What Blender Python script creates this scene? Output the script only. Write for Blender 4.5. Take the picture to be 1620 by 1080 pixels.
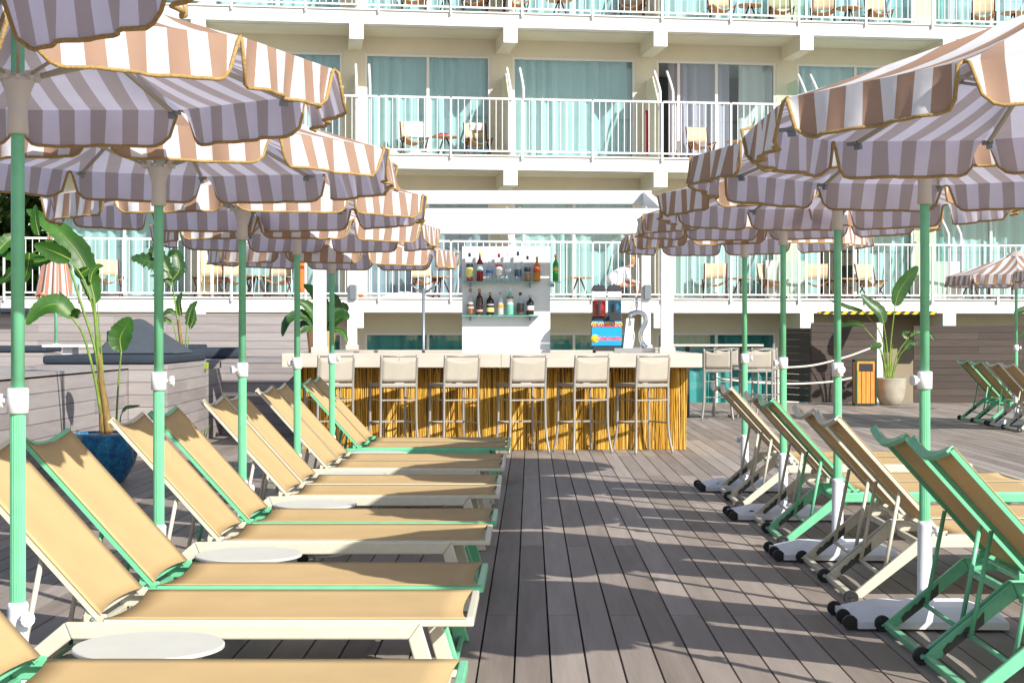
import bpy, math, random
from mathutils import Vector, Matrix, Euler
R = math.radians
random.seed(7)
for o in list(bpy.data.objects): bpy.data.objects.remove(o)
S = bpy.context.scene
COL = S.collection
# ------------------------------------------------------------------ camera, sky, sun, exposure
cd = bpy.data.cameras.new('camera'); cam = bpy.data.objects.new('camera', cd); COL.objects.link(cam)
cam.location = (0, 0, 1.4); cam.rotation_euler = (R(90), 0, 0)
cd.sensor_width = 36; cd.lens = 2550/1620*36
cd.shift_x = -29.5/1620; cd.shift_y = -14/1620
cd.clip_start = .1; cd.clip_end = 900
S.camera = cam
SUN = Vector((-.86, 1, -.87)).normalized()
W = bpy.data.worlds.new('World'); S.world = W; W.use_nodes = True
nt = W.node_tree; bg = nt.nodes['Background']
sky = nt.nodes.new('ShaderNodeTexSky'); sky.sky_type = 'NISHITA'; sky.sun_disc = False
sky.sun_elevation = math.asin(-SUN.z); sky.sun_rotation = math.atan2(-SUN.x, -SUN.y)
nt.links.new(sky.outputs[0], bg.inputs[0]); bg.inputs[1].default_value = .105
sl = bpy.data.lights.new('sun', 'SUN'); sl.energy = 5.0; sl.angle = R(.5); sl.color = (1, .95, .87)
so = bpy.data.objects.new('sun', sl); COL.objects.link(so); so.rotation_euler = SUN.to_track_quat('-Z', 'Y').to_euler()
S.view_settings.view_transform = 'Standard'; S.view_settings.look = 'None'
S.view_settings.exposure = .55; S.view_settings.gamma = 1
S.render.engine = 'CYCLES'
try:
    S.cycles.transparent_max_bounces = 16; S.cycles.max_bounces = 8
except Exception: pass

# ------------------------------------------------------------------ materials
def hexl(r, g, b): return (r, g, b, 1)
def mat(name, col, rough=.5, metal=0, noise=0, nscale=8, bump=0, bscale=60, spec=.5, trans=0, island=0, coat=0, stretch=None):
    m = bpy.data.materials.new(name); m.use_nodes = True
    t = m.node_tree; p = t.nodes['Principled BSDF']
    p.inputs['Base Color'].default_value = hexl(*col); p.inputs['Roughness'].default_value = rough
    p.inputs['Metallic'].default_value = metal; p.inputs['Specular IOR Level'].default_value = spec
    p.inputs['Coat Weight'].default_value = coat
    tc = t.nodes.new('ShaderNodeTexCoord'); src = tc.outputs['Object']
    if stretch:
        mp = t.nodes.new('ShaderNodeMapping'); mp.inputs['Scale'].default_value = stretch
        t.links.new(src, mp.inputs[0]); src = mp.outputs[0]
    fac = None
    if noise:
        n = t.nodes.new('ShaderNodeTexNoise'); n.inputs['Scale'].default_value = nscale; n.inputs['Detail'].default_value = 5
        t.links.new(src, n.inputs['Vector'])
        mr = t.nodes.new('ShaderNodeMapRange'); mr.inputs[1].default_value = .3; mr.inputs[2].default_value = .7
        mr.inputs[3].default_value = 1-noise; mr.inputs[4].default_value = 1+noise
        t.links.new(n.outputs[0], mr.inputs[0]); fac = mr.outputs[0]
    if island:
        g = t.nodes.new('ShaderNodeNewGeometry')
        mr = t.nodes.new('ShaderNodeMapRange'); mr.inputs[3].default_value = 1-island; mr.inputs[4].default_value = 1+island
        t.links.new(g.outputs['Random Per Island'], mr.inputs[0])
        if fac:
            mm = t.nodes.new('ShaderNodeMath'); mm.operation = 'MULTIPLY'
            t.links.new(fac, mm.inputs[0]); t.links.new(mr.outputs[0], mm.inputs[1]); fac = mm.outputs[0]
        else: fac = mr.outputs[0]
    if fac:
        v = t.nodes.new('ShaderNodeVectorMath'); v.operation = 'SCALE'; v.inputs[0].default_value = col
        t.links.new(fac, v.inputs['Scale']); t.links.new(v.outputs[0], p.inputs['Base Color'])
    if bump:
        n = t.nodes.new('ShaderNodeTexNoise'); n.inputs['Scale'].default_value = bscale; n.inputs['Detail'].default_value = 4
        t.links.new(src, n.inputs['Vector'])
        b = t.nodes.new('ShaderNodeBump'); b.inputs['Strength'].default_value = bump; b.inputs['Distance'].default_value = .01
        t.links.new(n.outputs[0], b.inputs['Height']); t.links.new(b.outputs[0], p.inputs['Normal'])
    if trans:
        tr = t.nodes.new('ShaderNodeBsdfTranslucent'); tr.inputs[0].default_value = hexl(*col)
        if fac: t.links.new(v.outputs[0], tr.inputs[0])
        mx = t.nodes.new('ShaderNodeMixShader'); mx.inputs[0].default_value = trans
        t.links.new(p.outputs[0], mx.inputs[1]); t.links.new(tr.outputs[0], mx.inputs[2])
        t.links.new(mx.outputs[0], t.nodes['Material Output'].inputs[0])
    return m
def glassmat(name, tint, refl=.12):
    m = bpy.data.materials.new(name); m.use_nodes = True; t = m.node_tree
    t.nodes.remove(t.nodes['Principled BSDF'])
    a = t.nodes.new('ShaderNodeBsdfTransparent'); a.inputs[0].default_value = hexl(*tint)
    g = t.nodes.new('ShaderNodeBsdfGlossy'); g.inputs['Roughness'].default_value = .02
    fc = t.nodes.new('ShaderNodeLayerWeight'); fc.inputs[0].default_value = .5
    lw = t.nodes.new('ShaderNodeMath'); lw.operation = 'POWER'; lw.inputs[1].default_value = 5; t.links.new(fc.outputs['Facing'], lw.inputs[0])
    ad = t.nodes.new('ShaderNodeMath'); ad.operation = 'ADD'; ad.inputs[1].default_value = refl; ad.use_clamp = True
    t.links.new(lw.outputs[0], ad.inputs[0])
    n = t.nodes.new('ShaderNodeTexNoise'); n.inputs['Scale'].default_value = 1.3
    b = t.nodes.new('ShaderNodeBump'); b.inputs['Strength'].default_value = .1; b.inputs['Distance'].default_value = .02
    t.links.new(n.outputs[0], b.inputs['Height']); t.links.new(b.outputs[0], g.inputs['Normal'])
    mx = t.nodes.new('ShaderNodeMixShader')
    t.links.new(ad.outputs[0], mx.inputs[0]); t.links.new(a.outputs[0], mx.inputs[1]); t.links.new(g.outputs[0], mx.inputs[2])
    t.links.new(mx.outputs[0], t.nodes['Material Output'].inputs[0])
    return m
def stripemat(name, period, c1, c2, trans=.3, ratio=.5, off=.0, u1=None, u2=None):
    m = mat(name, (1, 1, 1), rough=.85, spec=.15, trans=trans); t = m.node_tree
    uv = t.nodes.new('ShaderNodeUVMap'); sp = t.nodes.new('ShaderNodeSeparateXYZ'); t.links.new(uv.outputs[0], sp.inputs[0])
    a = t.nodes.new('ShaderNodeMath'); a.operation = 'MULTIPLY_ADD'; a.inputs[1].default_value = 1/period; a.inputs[2].default_value = 100+off
    t.links.new(sp.outputs[0], a.inputs[0])
    f = t.nodes.new('ShaderNodeMath'); f.operation = 'FRACT'; t.links.new(a.outputs[0], f.inputs[0])
    l = t.nodes.new('ShaderNodeMath'); l.operation = 'LESS_THAN'; l.inputs[1].default_value = ratio; t.links.new(f.outputs[0], l.inputs[0])
    mx = t.nodes.new('ShaderNodeMix'); mx.data_type = 'RGBA'; mx.inputs[6].default_value = hexl(*c1); mx.inputs[7].default_value = hexl(*c2)
    t.links.new(l.outputs[0], mx.inputs[0])
    if u1:   # inner face colours: lilac light of the shaded underside painted in
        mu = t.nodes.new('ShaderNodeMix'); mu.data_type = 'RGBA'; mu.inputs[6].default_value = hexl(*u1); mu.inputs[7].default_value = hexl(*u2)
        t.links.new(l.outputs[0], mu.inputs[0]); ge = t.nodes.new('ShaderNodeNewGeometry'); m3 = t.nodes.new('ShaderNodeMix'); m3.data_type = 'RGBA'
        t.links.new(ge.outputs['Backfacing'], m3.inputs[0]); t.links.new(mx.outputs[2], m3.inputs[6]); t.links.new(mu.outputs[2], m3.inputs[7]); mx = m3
    tc = t.nodes.new('ShaderNodeTexCoord')
    n = t.nodes.new('ShaderNodeTexNoise'); n.inputs['Scale'].default_value = 5; n.inputs['Detail'].default_value = 4; t.links.new(tc.outputs['Object'], n.inputs['Vector'])
    mr = t.nodes.new('ShaderNodeMapRange'); mr.inputs[1].default_value = .3; mr.inputs[2].default_value = .7; mr.inputs[3].default_value = .93; mr.inputs[4].default_value = 1.05
    t.links.new(n.outputs[0], mr.inputs[0])
    v = t.nodes.new('ShaderNodeVectorMath'); v.operation = 'SCALE'; t.links.new(mx.outputs[2], v.inputs[0]); t.links.new(mr.outputs[0], v.inputs['Scale'])
    p = t.nodes['Principled BSDF']; t.links.new(v.outputs[0], p.inputs['Base Color'])
    for nd in t.nodes:
        if nd.type == 'BSDF_TRANSLUCENT': t.links.new(v.outputs[0], nd.inputs[0])
    b = t.nodes.new('ShaderNodeBump'); b.inputs['Strength'].default_value = .35; b.inputs['Distance'].default_value = .02
    n2 = t.nodes.new('ShaderNodeTexNoise'); n2.inputs['Scale'].default_value = 7; t.links.new(tc.outputs['Object'], n2.inputs['Vector'])
    t.links.new(n2.outputs[0], b.inputs['Height']); t.links.new(b.outputs[0], p.inputs['Normal'])
    return m
def rampmat(name, cols, rough=.7, nscale=(6, 6, 1.5), islandw=.6, bump=.2):
    """colour from island random + stretched noise"""
    m = mat(name, (1, 1, 1), rough=rough, bump=bump, bscale=12, stretch=nscale); t = m.node_tree; p = t.nodes['Principled BSDF']
    g = t.nodes.new('ShaderNodeNewGeometry'); tc = t.nodes.new('ShaderNodeTexCoord')
    mp = t.nodes.new('ShaderNodeMapping'); mp.inputs['Scale'].default_value = nscale; t.links.new(tc.outputs['Object'], mp.inputs[0])
    n = t.nodes.new('ShaderNodeTexNoise'); n.inputs['Scale'].default_value = 3; n.inputs['Detail'].default_value = 6; t.links.new(mp.outputs[0], n.inputs['Vector'])
    mx = t.nodes.new('ShaderNodeMix'); mx.inputs[0].default_value = islandw
    t.links.new(n.outputs[0], mx.inputs[2]); t.links.new(g.outputs['Random Per Island'], mx.inputs[3])
    r = t.nodes.new('ShaderNodeValToRGB'); t.links.new(mx.outputs[0], r.inputs[0])
    el = r.color_ramp.elements
    while len(el) < len(cols): el.new(.5)
    for i, c in enumerate(cols): el[i].position = .2+.6*i/(len(cols)-1); el[i].color = hexl(*c)
    t.links.new(r.outputs[0], p.inputs['Base Color'])
    return m

M = {}
M['mint'] = mat('mint_paint', (.155, .51, .29), .38, noise=.08, nscale=14)
M['cream'] = mat('cream_paint', (.56, .535, .43), .42, noise=.05, nscale=20)
M['white'] = mat('white_paint', (.74, .75, .76), .45, noise=.04, nscale=6)
M['whitebase'] = mat('white_moulded_base', (.74, .76, .80), .55, noise=.03, nscale=9, bump=.1)
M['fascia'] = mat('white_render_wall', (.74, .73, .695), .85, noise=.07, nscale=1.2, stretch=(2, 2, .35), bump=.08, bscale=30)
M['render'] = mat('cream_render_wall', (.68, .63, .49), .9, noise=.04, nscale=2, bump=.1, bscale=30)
M['hub'] = mat('grey_white_plastic', (.56, .53, .47), .5, noise=.05)
M['strut'] = mat('grey_cream_metal', (.38, .36, .28), .45)
M['fabric'] = mat('tan_mesh_fabric', (.585, .425, .215), .85, noise=.06, nscale=3, trans=.2, spec=.2, bump=.15, bscale=350)
M['tabletop'] = mat('table_white', (.55, .55, .51), .4, noise=.03)
M['rubber'] = mat('black_rubber', (.012, .012, .013), .55)
M['rack'] = mat('dark_rack', (.045, .05, .045), .5)
M['metal'] = mat('chrome', (.7, .72, .75), .12, metal=1)
M['alu'] = mat('champagne_metal', (.31, .29, .26), .42, metal=.25, noise=.06)
M['stoolmesh'] = mat('beige_mesh_fabric', (.48, .44, .37), .85, noise=.04, trans=.22, spec=.2)
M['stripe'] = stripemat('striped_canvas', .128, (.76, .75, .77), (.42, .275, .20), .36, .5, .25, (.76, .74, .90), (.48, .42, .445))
M['stripe2'] = stripemat('striped_canvas_closed', .07, (.74, .70, .66), (.46, .22, .15), .2)
M['trim'] = mat('golden_braid', (.36, .235, .08), .8, noise=.2, nscale=90, bump=.5, bscale=200)
M['deck'] = rampmat('deck_board', [(.175, .143, .12), (.235, .197, .17), (.285, .243, .213), (.35, .303, .268)], .62, (5, .35, 5), .45, .15)
M['decksub'] = mat('dark_subfloor', (.02, .018, .016), .9)
M['plank'] = rampmat('grey_plank', [(.22, .195, .19), (.30, .27, .265), (.36, .33, .325)], .75, (.6, .6, 6), .35, .2)
M['brownplank'] = rampmat('dark_brown_plank', [(.038, .027, .021), (.053, .039, .031), (.075, .056, .045)], .75, (.6, .6, 6), .35, .2)
M['reed'] = rampmat('golden_reed', [(.16, .07, .008), (.46, .24, .02), (.66, .37, .035), (.84, .58, .15)], .5, (40, 40, 5), .7, .3)
M['reedback'] = mat('brown_reed_backing', (.16, .08, .012), .9, noise=.5, nscale=30, stretch=(6, 6, .3))
M['stone'] = mat('pale_wood_counter', (.55, .485, .41), .6, noise=.1, nscale=2, stretch=(1, 6, 6), bump=.06)
M['steel'] = mat('brushed_steel', (.55, .56, .58), .3, metal=.9, noise=.05)
M['dark'] = mat('dark_plastic', (.03, .033, .04), .4)
M['cushion'] = mat('slate_blue_cushion', (.018, .028, .044), .8, noise=.1, nscale=5, bump=.25, bscale=8)
M['cushion2'] = mat('slate_grey_fabric', (.05, .062, .078), .85, noise=.08, nscale=6, bump=.2, bscale=9)
M['curtain'] = mat('white_curtain', (.78, .80, .80), .9, trans=.12)
M['curtain_lilac'] = mat('lilac_curtain', (.66, .62, .74), .9, trans=.35)
M['curtain_teal'] = mat('teal_curtain', (.22, .62, .58), .9, trans=.3)
M['glass'] = glassmat('teal_glass', (.83, .945, .95), .05)
M['glassclear'] = glassmat('clear_glass', (.93, .97, .97), .03)
M['glassgreen'] = glassmat('green_glass', (.80, .93, .90), .05)
M['frame'] = mat('white_window_frame', (.72, .70, .66), .45)
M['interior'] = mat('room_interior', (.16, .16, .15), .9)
M['burgundy'] = mat('burgundy_wood', (.075, .018, .022), .5)
M['sling'] = mat('cream_sling', (.58, .50, .33), .85, trans=.15)
M['seatbrown'] = mat('tan_seat', (.42, .20, .08), .85)
M['wood'] = mat('warm_wood', (.42, .24, .12), .6, noise=.15, nscale=3, stretch=(8, 8, 1))
M['orangewood'] = mat('orange_varnished_wood', (.72, .27, .045), .45, noise=.2, nscale=3, stretch=(8, 8, 1), coat=.2)
M['darkgreen'] = mat('dark_green_metal', (.012, .05, .03), .4)
M['bluepot'] = None
M['concrete'] = mat('pale_concrete', (.34, .315, .25), .85, noise=.14, nscale=5, bump=.25, bscale=25)
M['soil'] = mat('orange_bark_mulch', (.30, .11, .03), .95, noise=.5, nscale=40, bump=1, bscale=60)
M['leaf'] = mat('banana_leaf', (.035, .12, .012), .42, noise=.35, nscale=4, trans=.3, island=.25)
M['leafdark'] = mat('dark_leaf', (.028, .085, .018), .38, noise=.25, nscale=4, trans=.25, island=.3)
M['midrib'] = mat('yellow_midrib', (.22, .30, .04), .5)
M['stem'] = mat('green_stem', (.14, .24, .03), .5, noise=.3, nscale=10)
M['trunk'] = mat('brown_sheath_trunk', (.20, .13, .035), .7, noise=.45, nscale=9, stretch=(5, 5, 1))
M['treeleaf'] = mat('tree_leaf', (.075, .13, .02), .55, trans=.25, island=.6)
M['bark'] = mat('bark', (.08, .055, .035), .9, noise=.3)
M['towel'] = mat('white_towel', (.78, .76, .77), .95, noise=.08, nscale=15, bump=.5, bscale=40)
M['pinkcloth'] = mat('magenta_cloth', (.62, .02, .10), .9)
M['orangecloth'] = mat('orange_cloth', (.75, .16, .03), .9)
M['skin'] = mat('skin', (.48, .27, .18), .55)
M['hair'] = mat('blond_hair', (.36, .22, .09), .7, noise=.3, nscale=30)
M['shirt'] = mat('white_patterned_shirt', (.74, .73, .80), .9, noise=.22, nscale=14)
M['rope'] = mat('white_rope', (.70, .64, .55), .9, bump=.5, bscale=120)
M['ground'] = mat('lower_ground', (.25, .24, .22), .95, noise=.15, nscale=.5)
M['shelfglass'] = mat('green_edge_glass', (.10, .42, .33), .1)
M['lampgrey'] = mat('grey_metal', (.22, .25, .27), .4, metal=.4)
def potmat():
    m = mat('blue_glazed_ceramic', (.01, .06, .14), .18, coat=.6); t = m.node_tree; p = t.nodes['Principled BSDF']
    tc = t.nodes.new('ShaderNodeTexCoord'); mp = t.nodes.new('ShaderNodeMapping'); mp.inputs['Scale'].default_value = (7, 7, 5); t.links.new(tc.outputs['Object'], mp.inputs[0])
    n = t.nodes.new('ShaderNodeTexNoise'); n.inputs['Scale'].default_value = 1.6; n.inputs['Detail'].default_value = 9; n.inputs['Roughness'].default_value = .75
    t.links.new(mp.outputs[0], n.inputs['Vector'])
    r = t.nodes.new('ShaderNodeValToRGB'); e = r.color_ramp.elements
    e[0].position = .36; e[0].color = (.008, .03, .06, 1); e[1].position = .48; e[1].color = (.012, .12, .28, 1)
    x = e.new(.62); x.color = (.02, .24, .42, 1); x = e.new(.68); x.color = (.40, .46, .48, 1)
    t.links.new(n.outputs[0], r.inputs[0]); t.links.new(r.outputs[0], p.inputs['Base Color'])
    return m
M['bluepot'] = potmat()
def hazardmat():
    m = mat('yellow_black_hazard', (.9, .6, .02), .5); t = m.node_tree; p = t.nodes['Principled BSDF']
    tc = t.nodes.new('ShaderNodeTexCoord'); sp = t.nodes.new('ShaderNodeSeparateXYZ'); t.links.new(tc.outputs['Object'], sp.inputs[0])
    a = t.nodes.new('ShaderNodeMath'); a.operation = 'SUBTRACT'; t.links.new(sp.outputs[0], a.inputs[0]); t.links.new(sp.outputs[2], a.inputs[1])
    b = t.nodes.new('ShaderNodeMath'); b.operation = 'MULTIPLY'; b.inputs[1].default_value = 5; t.links.new(a.outputs[0], b.inputs[0])
    f = t.nodes.new('ShaderNodeMath'); f.operation = 'FRACT'; t.links.new(b.outputs[0], f.inputs[0])
    l = t.nodes.new('ShaderNodeMath'); l.operation = 'LESS_THAN'; l.inputs[1].default_value = .5; t.links.new(f.outputs[0], l.inputs[0])
    mx = t.nodes.new('ShaderNodeMix'); mx.data_type = 'RGBA'; mx.inputs[6].default_value = (.02, .02, .02, 1); mx.inputs[7].default_value = (.85, .5, .01, 1)
    t.links.new(l.outputs[0], mx.inputs[0]); t.links.new(mx.outputs[2], p.inputs['Base Color'])
    return m
M['hazard'] = hazardmat()

def sheer(m, a=.55):
    # thin weave: see-through face on, denser where the folds turn away
    t = m.node_tree; out = t.nodes['Material Output']; src = out.inputs[0].links[0].from_socket
    lw = t.nodes.new('ShaderNodeLayerWeight'); lw.inputs[0].default_value = .5
    mr = t.nodes.new('ShaderNodeMapRange'); mr.inputs[1].default_value = .0; mr.inputs[2].default_value = .8; mr.inputs[3].default_value = a; mr.inputs[4].default_value = 1
    t.links.new(lw.outputs['Facing'], mr.inputs[0])
    tp = t.nodes.new('ShaderNodeBsdfTransparent'); mx = t.nodes.new('ShaderNodeMixShader')
    t.links.new(mr.outputs[0], mx.inputs[0]); t.links.new(tp.outputs[0], mx.inputs[1]); t.links.new(src, mx.inputs[2]); t.links.new(mx.outputs[0], out.inputs[0])
for k_ in ('curtain', 'curtain_lilac'): sheer(M[k_], .72)
sheer(M['curtain_teal'], .8)
# ------------------------------------------------------------------ helpers
class MB:
    def __init__(s): s.v = []; s.f = []; s.sm = []; s.uv = {}
    def face(s, idx, smooth=False, uv=None):
        s.f.append(tuple(idx)); s.sm.append(smooth)
        if uv: s.uv[len(s.f)-1] = uv
    def box(s, c, d, rot=None):
        n = len(s.v); c = Vector(c)
        for sx in (-.5, .5):
            for sy in (-.5, .5):
                for sz in (-.5, .5):
                    p = Vector((sx*d[0], sy*d[1], sz*d[2]))
                    if rot is not None: p = rot @ p
                    s.v.append(c+p)
        for q in ((0, 1, 3, 2), (4, 6, 7, 5), (0, 4, 5, 1), (2, 3, 7, 6), (0, 2, 6, 4), (1, 5, 7, 3)):
            s.face([n+i for i in q])
        return s
    def span(s, a, b, w, h, up=(0, 0, 1)):
        """bar from a to b, section w (sideways) x h (up)"""
        a = Vector(a); b = Vector(b); d = b-a; L = d.length; x = d.normalized(); u = Vector(up)
        y = u.cross(x)
        if y.length < 1e-4: y = Vector((0, 1, 0)).cross(x)
        y.normalize(); z = x.cross(y)
        rot = Matrix((x, y, z)).transposed()
        return s.box((a+b)/2, (L, w, h), rot)
    def tube(s, pts, r, n=8, cap=True, closed=False):
        pts = [Vector(p) for p in pts]; m = len(pts)
        rs = r if isinstance(r, (list, tuple)) else [r]*m
        base = len(s.v); prev = None
        for i, p in enumerate(pts):
            if closed: t = (pts[(i+1) % m]-pts[i-1])
            else: t = pts[min(i+1, m-1)]-pts[max(i-1, 0)]
            if t.length < 1e-9: t = Vector((0, 0, 1))
            t.normalize()
            if prev is None:
                a = Vector((0, 0, 1)) if abs(t.z) < .9 else Vector((1, 0, 0))
                u = t.cross(a).normalized()
            else:
                u = (prev-t*prev.dot(t))
                u = u.normalized() if u.length > 1e-6 else prev
            prev = u; w = t.cross(u)
            for k in range(n):
                an = 2*math.pi*k/n
                s.v.append(p+(u*math.cos(an)+w*math.sin(an))*rs[i])
        for i in range(m if closed else m-1):
            j = (i+1) % m
            for k in range(n):
                k2 = (k+1) % n
                s.face((base+i*n+k, base+i*n+k2, base+j*n+k2, base+j*n+k), True)
        if cap and not closed:
            s.face([base+k for k in range(n)][::-1]); s.face([base+(m-1)*n+k for k in range(n)])
        return s
    def lathe(s, prof, c=(0, 0, 0), n=24, smooth=True, cap=True):
        base = len(s.v); c = Vector(c); m = len(prof)
        for r, z in prof:
            for k in range(n):
                a = 2*math.pi*k/n; s.v.append(c+Vector((r*math.cos(a), r*math.sin(a), z)))
        for i in range(m-1):
            for k in range(n):
                k2 = (k+1) % n
                s.face((base+i*n+k, base+i*n+k2, base+(i+1)*n+k2, base+(i+1)*n+k), smooth)
        if cap:
            s.face([base+k for k in range(n)][::-1]); s.face([base+(m-1)*n+k for k in range(n)])
        return s
    def prism(s, poly, a, b, axis='y'):
        """poly of (p,q) extruded between a and b along axis"""
        n = len(poly); base = len(s.v)
        for t in (a, b):
            for p, q in poly:
                s.v.append(Vector((p, t, q)) if axis == 'y' else (Vector((p, q, t)) if axis == 'z' else Vector((t, p, q))))
        s.face(list(range(base, base+n))); s.face(list(range(base+2*n-1, base+n-1, -1)))
        for i in range(n):
            j = (i+1) % n
            s.face((base+i, base+n+i, base+n+j, base+j))
        return s
    def grid(s, fn, nu, nv, uvfn=None, smooth=True):
        base = len(s.v)
        for i in range(nu+1):
            for j in range(nv+1): s.v.append(Vector(fn(i/nu, j/nv)))
        for i in range(nu):
            for j in range(nv):
                q = (base+i*(nv+1)+j, base+(i+1)*(nv+1)+j, base+(i+1)*(nv+1)+j+1, base+i*(nv+1)+j+1)
                uv = None
                if uvfn: uv = [uvfn(i/nu, j/nv), uvfn((i+1)/nu, j/nv), uvfn((i+1)/nu, (j+1)/nv), uvfn(i/nu, (j+1)/nv)]
                s.face(q, smooth, uv)
        return s
    def mesh(s, name, recalc=True):
        me = bpy.data.meshes.new(name); me.from_pydata([tuple(v) for v in s.v], [], s.f)
        me.polygons.foreach_set('use_smooth', s.sm)
        if s.uv:
            ul = me.uv_layers.new(name='UVMap')
            for fi, uvs in s.uv.items():
                for li, c in zip(me.polygons[fi].loop_indices, uvs): ul.data[li].uv = c
        me.update(); return me
    def build(s, name, m, parent=None, loc=(0, 0, 0), rot=(0, 0, 0), bevel=0, solid=0, recalc=True):
        me = s.mesh(name)
        if recalc:
            import bmesh
            b = bmesh.new(); b.from_mesh(me); bmesh.ops.recalc_face_normals(b, faces=b.faces); b.to_mesh(me); b.free()
        if m: me.materials.append(m)
        o = bpy.data.objects.new(name, me); COL.objects.link(o)
        o.location = loc; o.rotation_euler = rot
        if parent: o.parent = parent
        if solid:
            md = o.modifiers.new('solid', 'SOLIDIFY'); md.thickness = solid; md.offset = 0
        if bevel:
            md = o.modifiers.new('bevel', 'BEVEL'); md.width = bevel; md.segments = 2; md.limit_method = 'ANGLE'; md.angle_limit = R(40)
        return o
def thing(name, label, cat, loc=(0, 0, 0), rz=0, group=None):
    o = bpy.data.objects.new(name, None); COL.objects.link(o); o.empty_display_size = .1
    o.location = loc; o.rotation_euler = (0, 0, rz); return tag(o, label, cat, group)
def tag(o, label, cat, group=None):
    o['label'] = label; o['category'] = cat
    if group: o['group'] = group
    elif 'group' in o: del o['group']
    return o
def struct(o, kind='structure'):
    o['kind'] = kind; return o
KIDS = {}
def kids(o): return [c for c in bpy.data.objects if c.parent == o]
def copy_tree(o, parent=None):
    c = o.copy(); COL.objects.link(c)
    if parent: c.parent = parent
    for ch in kids(o): copy_tree(ch, c)
    return c
def dup(o, loc, rz, label, group=None):
    c = copy_tree(o); c.location = loc; c.rotation_euler = (0, 0, rz)
    c['label'] = label
    if group: c['group'] = group
    return c
def px(x, y, Y):   # photograph measure -> a point at real distance Y
    return Vector(((x-839.5)*Y/2550, Y, 1.4-(y-526)*Y/2550))
def lerp(a, b, t): return a+(b-a)*t
def bez(p, n=10):
    p = [Vector(q) for q in p]; out = []
    for i in range(len(p)-1):
        a = p[max(i-1, 0)]; b = p[i]; c = p[i+1]; d = p[min(i+2, len(p)-1)]
        for k in range(n):
            t = k/n
            out.append(.5*((2*b)+(c-a)*t+(2*a-5*b+4*c-d)*t*t+(3*b-a-3*c+d)*t**3))
    out.append(p[-1]); return out

# ------------------------------------------------------------------ setting: ground and deck
g = MB(); g.v = [Vector(p) for p in ((-300, -200, -.95), (300, -200, -.95), (300, 500, -.95), (-300, 500, -.95))]; g.face((0, 1, 2, 3))
struct(g.build('ground', M['ground'], recalc=False))
b = MB().box((4.35, 14.1, -.5), (18.4, 36.4, .92))
struct(b.build('deck_base', M['decksub']))
b = MB(); pitch = .152; x0 = -4.78
k = 0
while x0+k*pitch < 13.5:
    xa = x0+k*pitch+.0027; xb = xa+pitch-.0054
    y = -4+ (2.6 if k % 2 else 0) - 5.23 + 6.83-5.2
    while y < 32.3:
        ya = max(y+.0035, -4); yb = min(y+5.2-.0035, 32.3)
        if yb > ya:
            n = len(b.v)
            for (X, Y, Z) in ((xa, ya, -.024), (xb, ya, -.024), (xb, yb, -.024), (xa, yb, -.024), (xa+.002, ya, 0), (xb-.002, ya, 0), (xb-.002, yb, 0), (xa+.002, yb, 0)): b.v.append(Vector((X, Y, Z)))
            for q in ((4, 5, 6, 7), (0, 1, 5, 4), (1, 2, 6, 5), (2, 3, 7, 6), (3, 0, 4, 7)): b.face([n+i for i in q])
        y += 5.2
    k += 1
struct(b.build('deck', M['deck'], recalc=False))

def plank_wall(mb, p0, p1, z0, z1, th=.03, h=.14, gap=.006, L=2.2):
    """boards laid one above another along p0-p1 (a front face)"""
    p0 = Vector((*p0, 0)); p1 = Vector((*p1, 0)); d = p1-p0; ln = d.length; d.normalize()
    z = z0; r = 0
    while z < z1-.02:
        zt = min(z+h, z1); s0 = -(.9 if r % 2 else 0)
        while s0 < ln:
            a = max(s0, 0)+.0015; c = min(s0+L, ln)-.0015
            if c-a > .02: mb.span(p0+d*a+Vector((0, 0, (z+zt)/2)), p0+d*c+Vector((0, 0, (z+zt)/2)), th, zt-z-gap)
            s0 += L
        z = zt; r += 1

# ------------------------------------------------------------------ hotel building
TH = R(7.9); bx = Vector((math.cos(TH), math.sin(TH), 0)); by = Vector((-math.sin(TH), math.cos(TH), 0))
BO = Vector((0, 34, 0))
def bp(t, d, z): return BO+bx*t+by*d+Vector((0, 0, z))
hotel = thing('hotel_building', 'long white hotel with stacked balconies and teal curtained windows behind the bar', 'building', tuple(BO), TH)
# local coordinates: x = t, y = depth, z
T0, T1 = -10.1, 17.2
LV = [2.12, 5.12, 8.12]
beams = [-.43+3.225*k for k in range(-2, 6)]
beams = [t for t in beams if T0 < t < T1]
DEPTH = 6.0; WY = 1.4
for i, z in enumerate(LV):
    b = MB().box(((T0+T1)/2-.35, DEPTH/2, z-.155), (T1-T0+.7, DEPTH, .29))
    b.box(((T0+T1)/2-.35, -.012+.25, z-.005), (T1-T0+.78, .55, .03))
    s = b.build('balcony_slab', M['fascia'], hotel, bevel=.006)
    # soffit skin just under each slab (cream painted ceiling)
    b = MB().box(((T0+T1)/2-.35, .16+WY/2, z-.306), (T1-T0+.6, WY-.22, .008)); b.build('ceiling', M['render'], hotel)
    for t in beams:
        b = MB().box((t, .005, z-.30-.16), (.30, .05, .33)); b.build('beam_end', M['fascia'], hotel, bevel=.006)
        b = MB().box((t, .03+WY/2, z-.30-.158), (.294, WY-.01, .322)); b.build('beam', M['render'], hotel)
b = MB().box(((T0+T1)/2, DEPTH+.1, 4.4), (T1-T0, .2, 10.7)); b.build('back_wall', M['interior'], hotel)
b = MB().box((T0+.1, DEPTH/2+.1+WY/2, 4.2), (.2, DEPTH-WY-.2, 10.2)); b.box((T1-.1, DEPTH/2+.1+WY/2, 4.2), (.2, DEPTH-WY-.2, 10.2)); b.build('end_wall', M['fascia'], hotel)
b = MB().box(((T0+T1)/2, DEPTH/2, 11.0), (T1-T0, DEPTH+.6, .3)); b.build('roof', M['fascia'], hotel)
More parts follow.
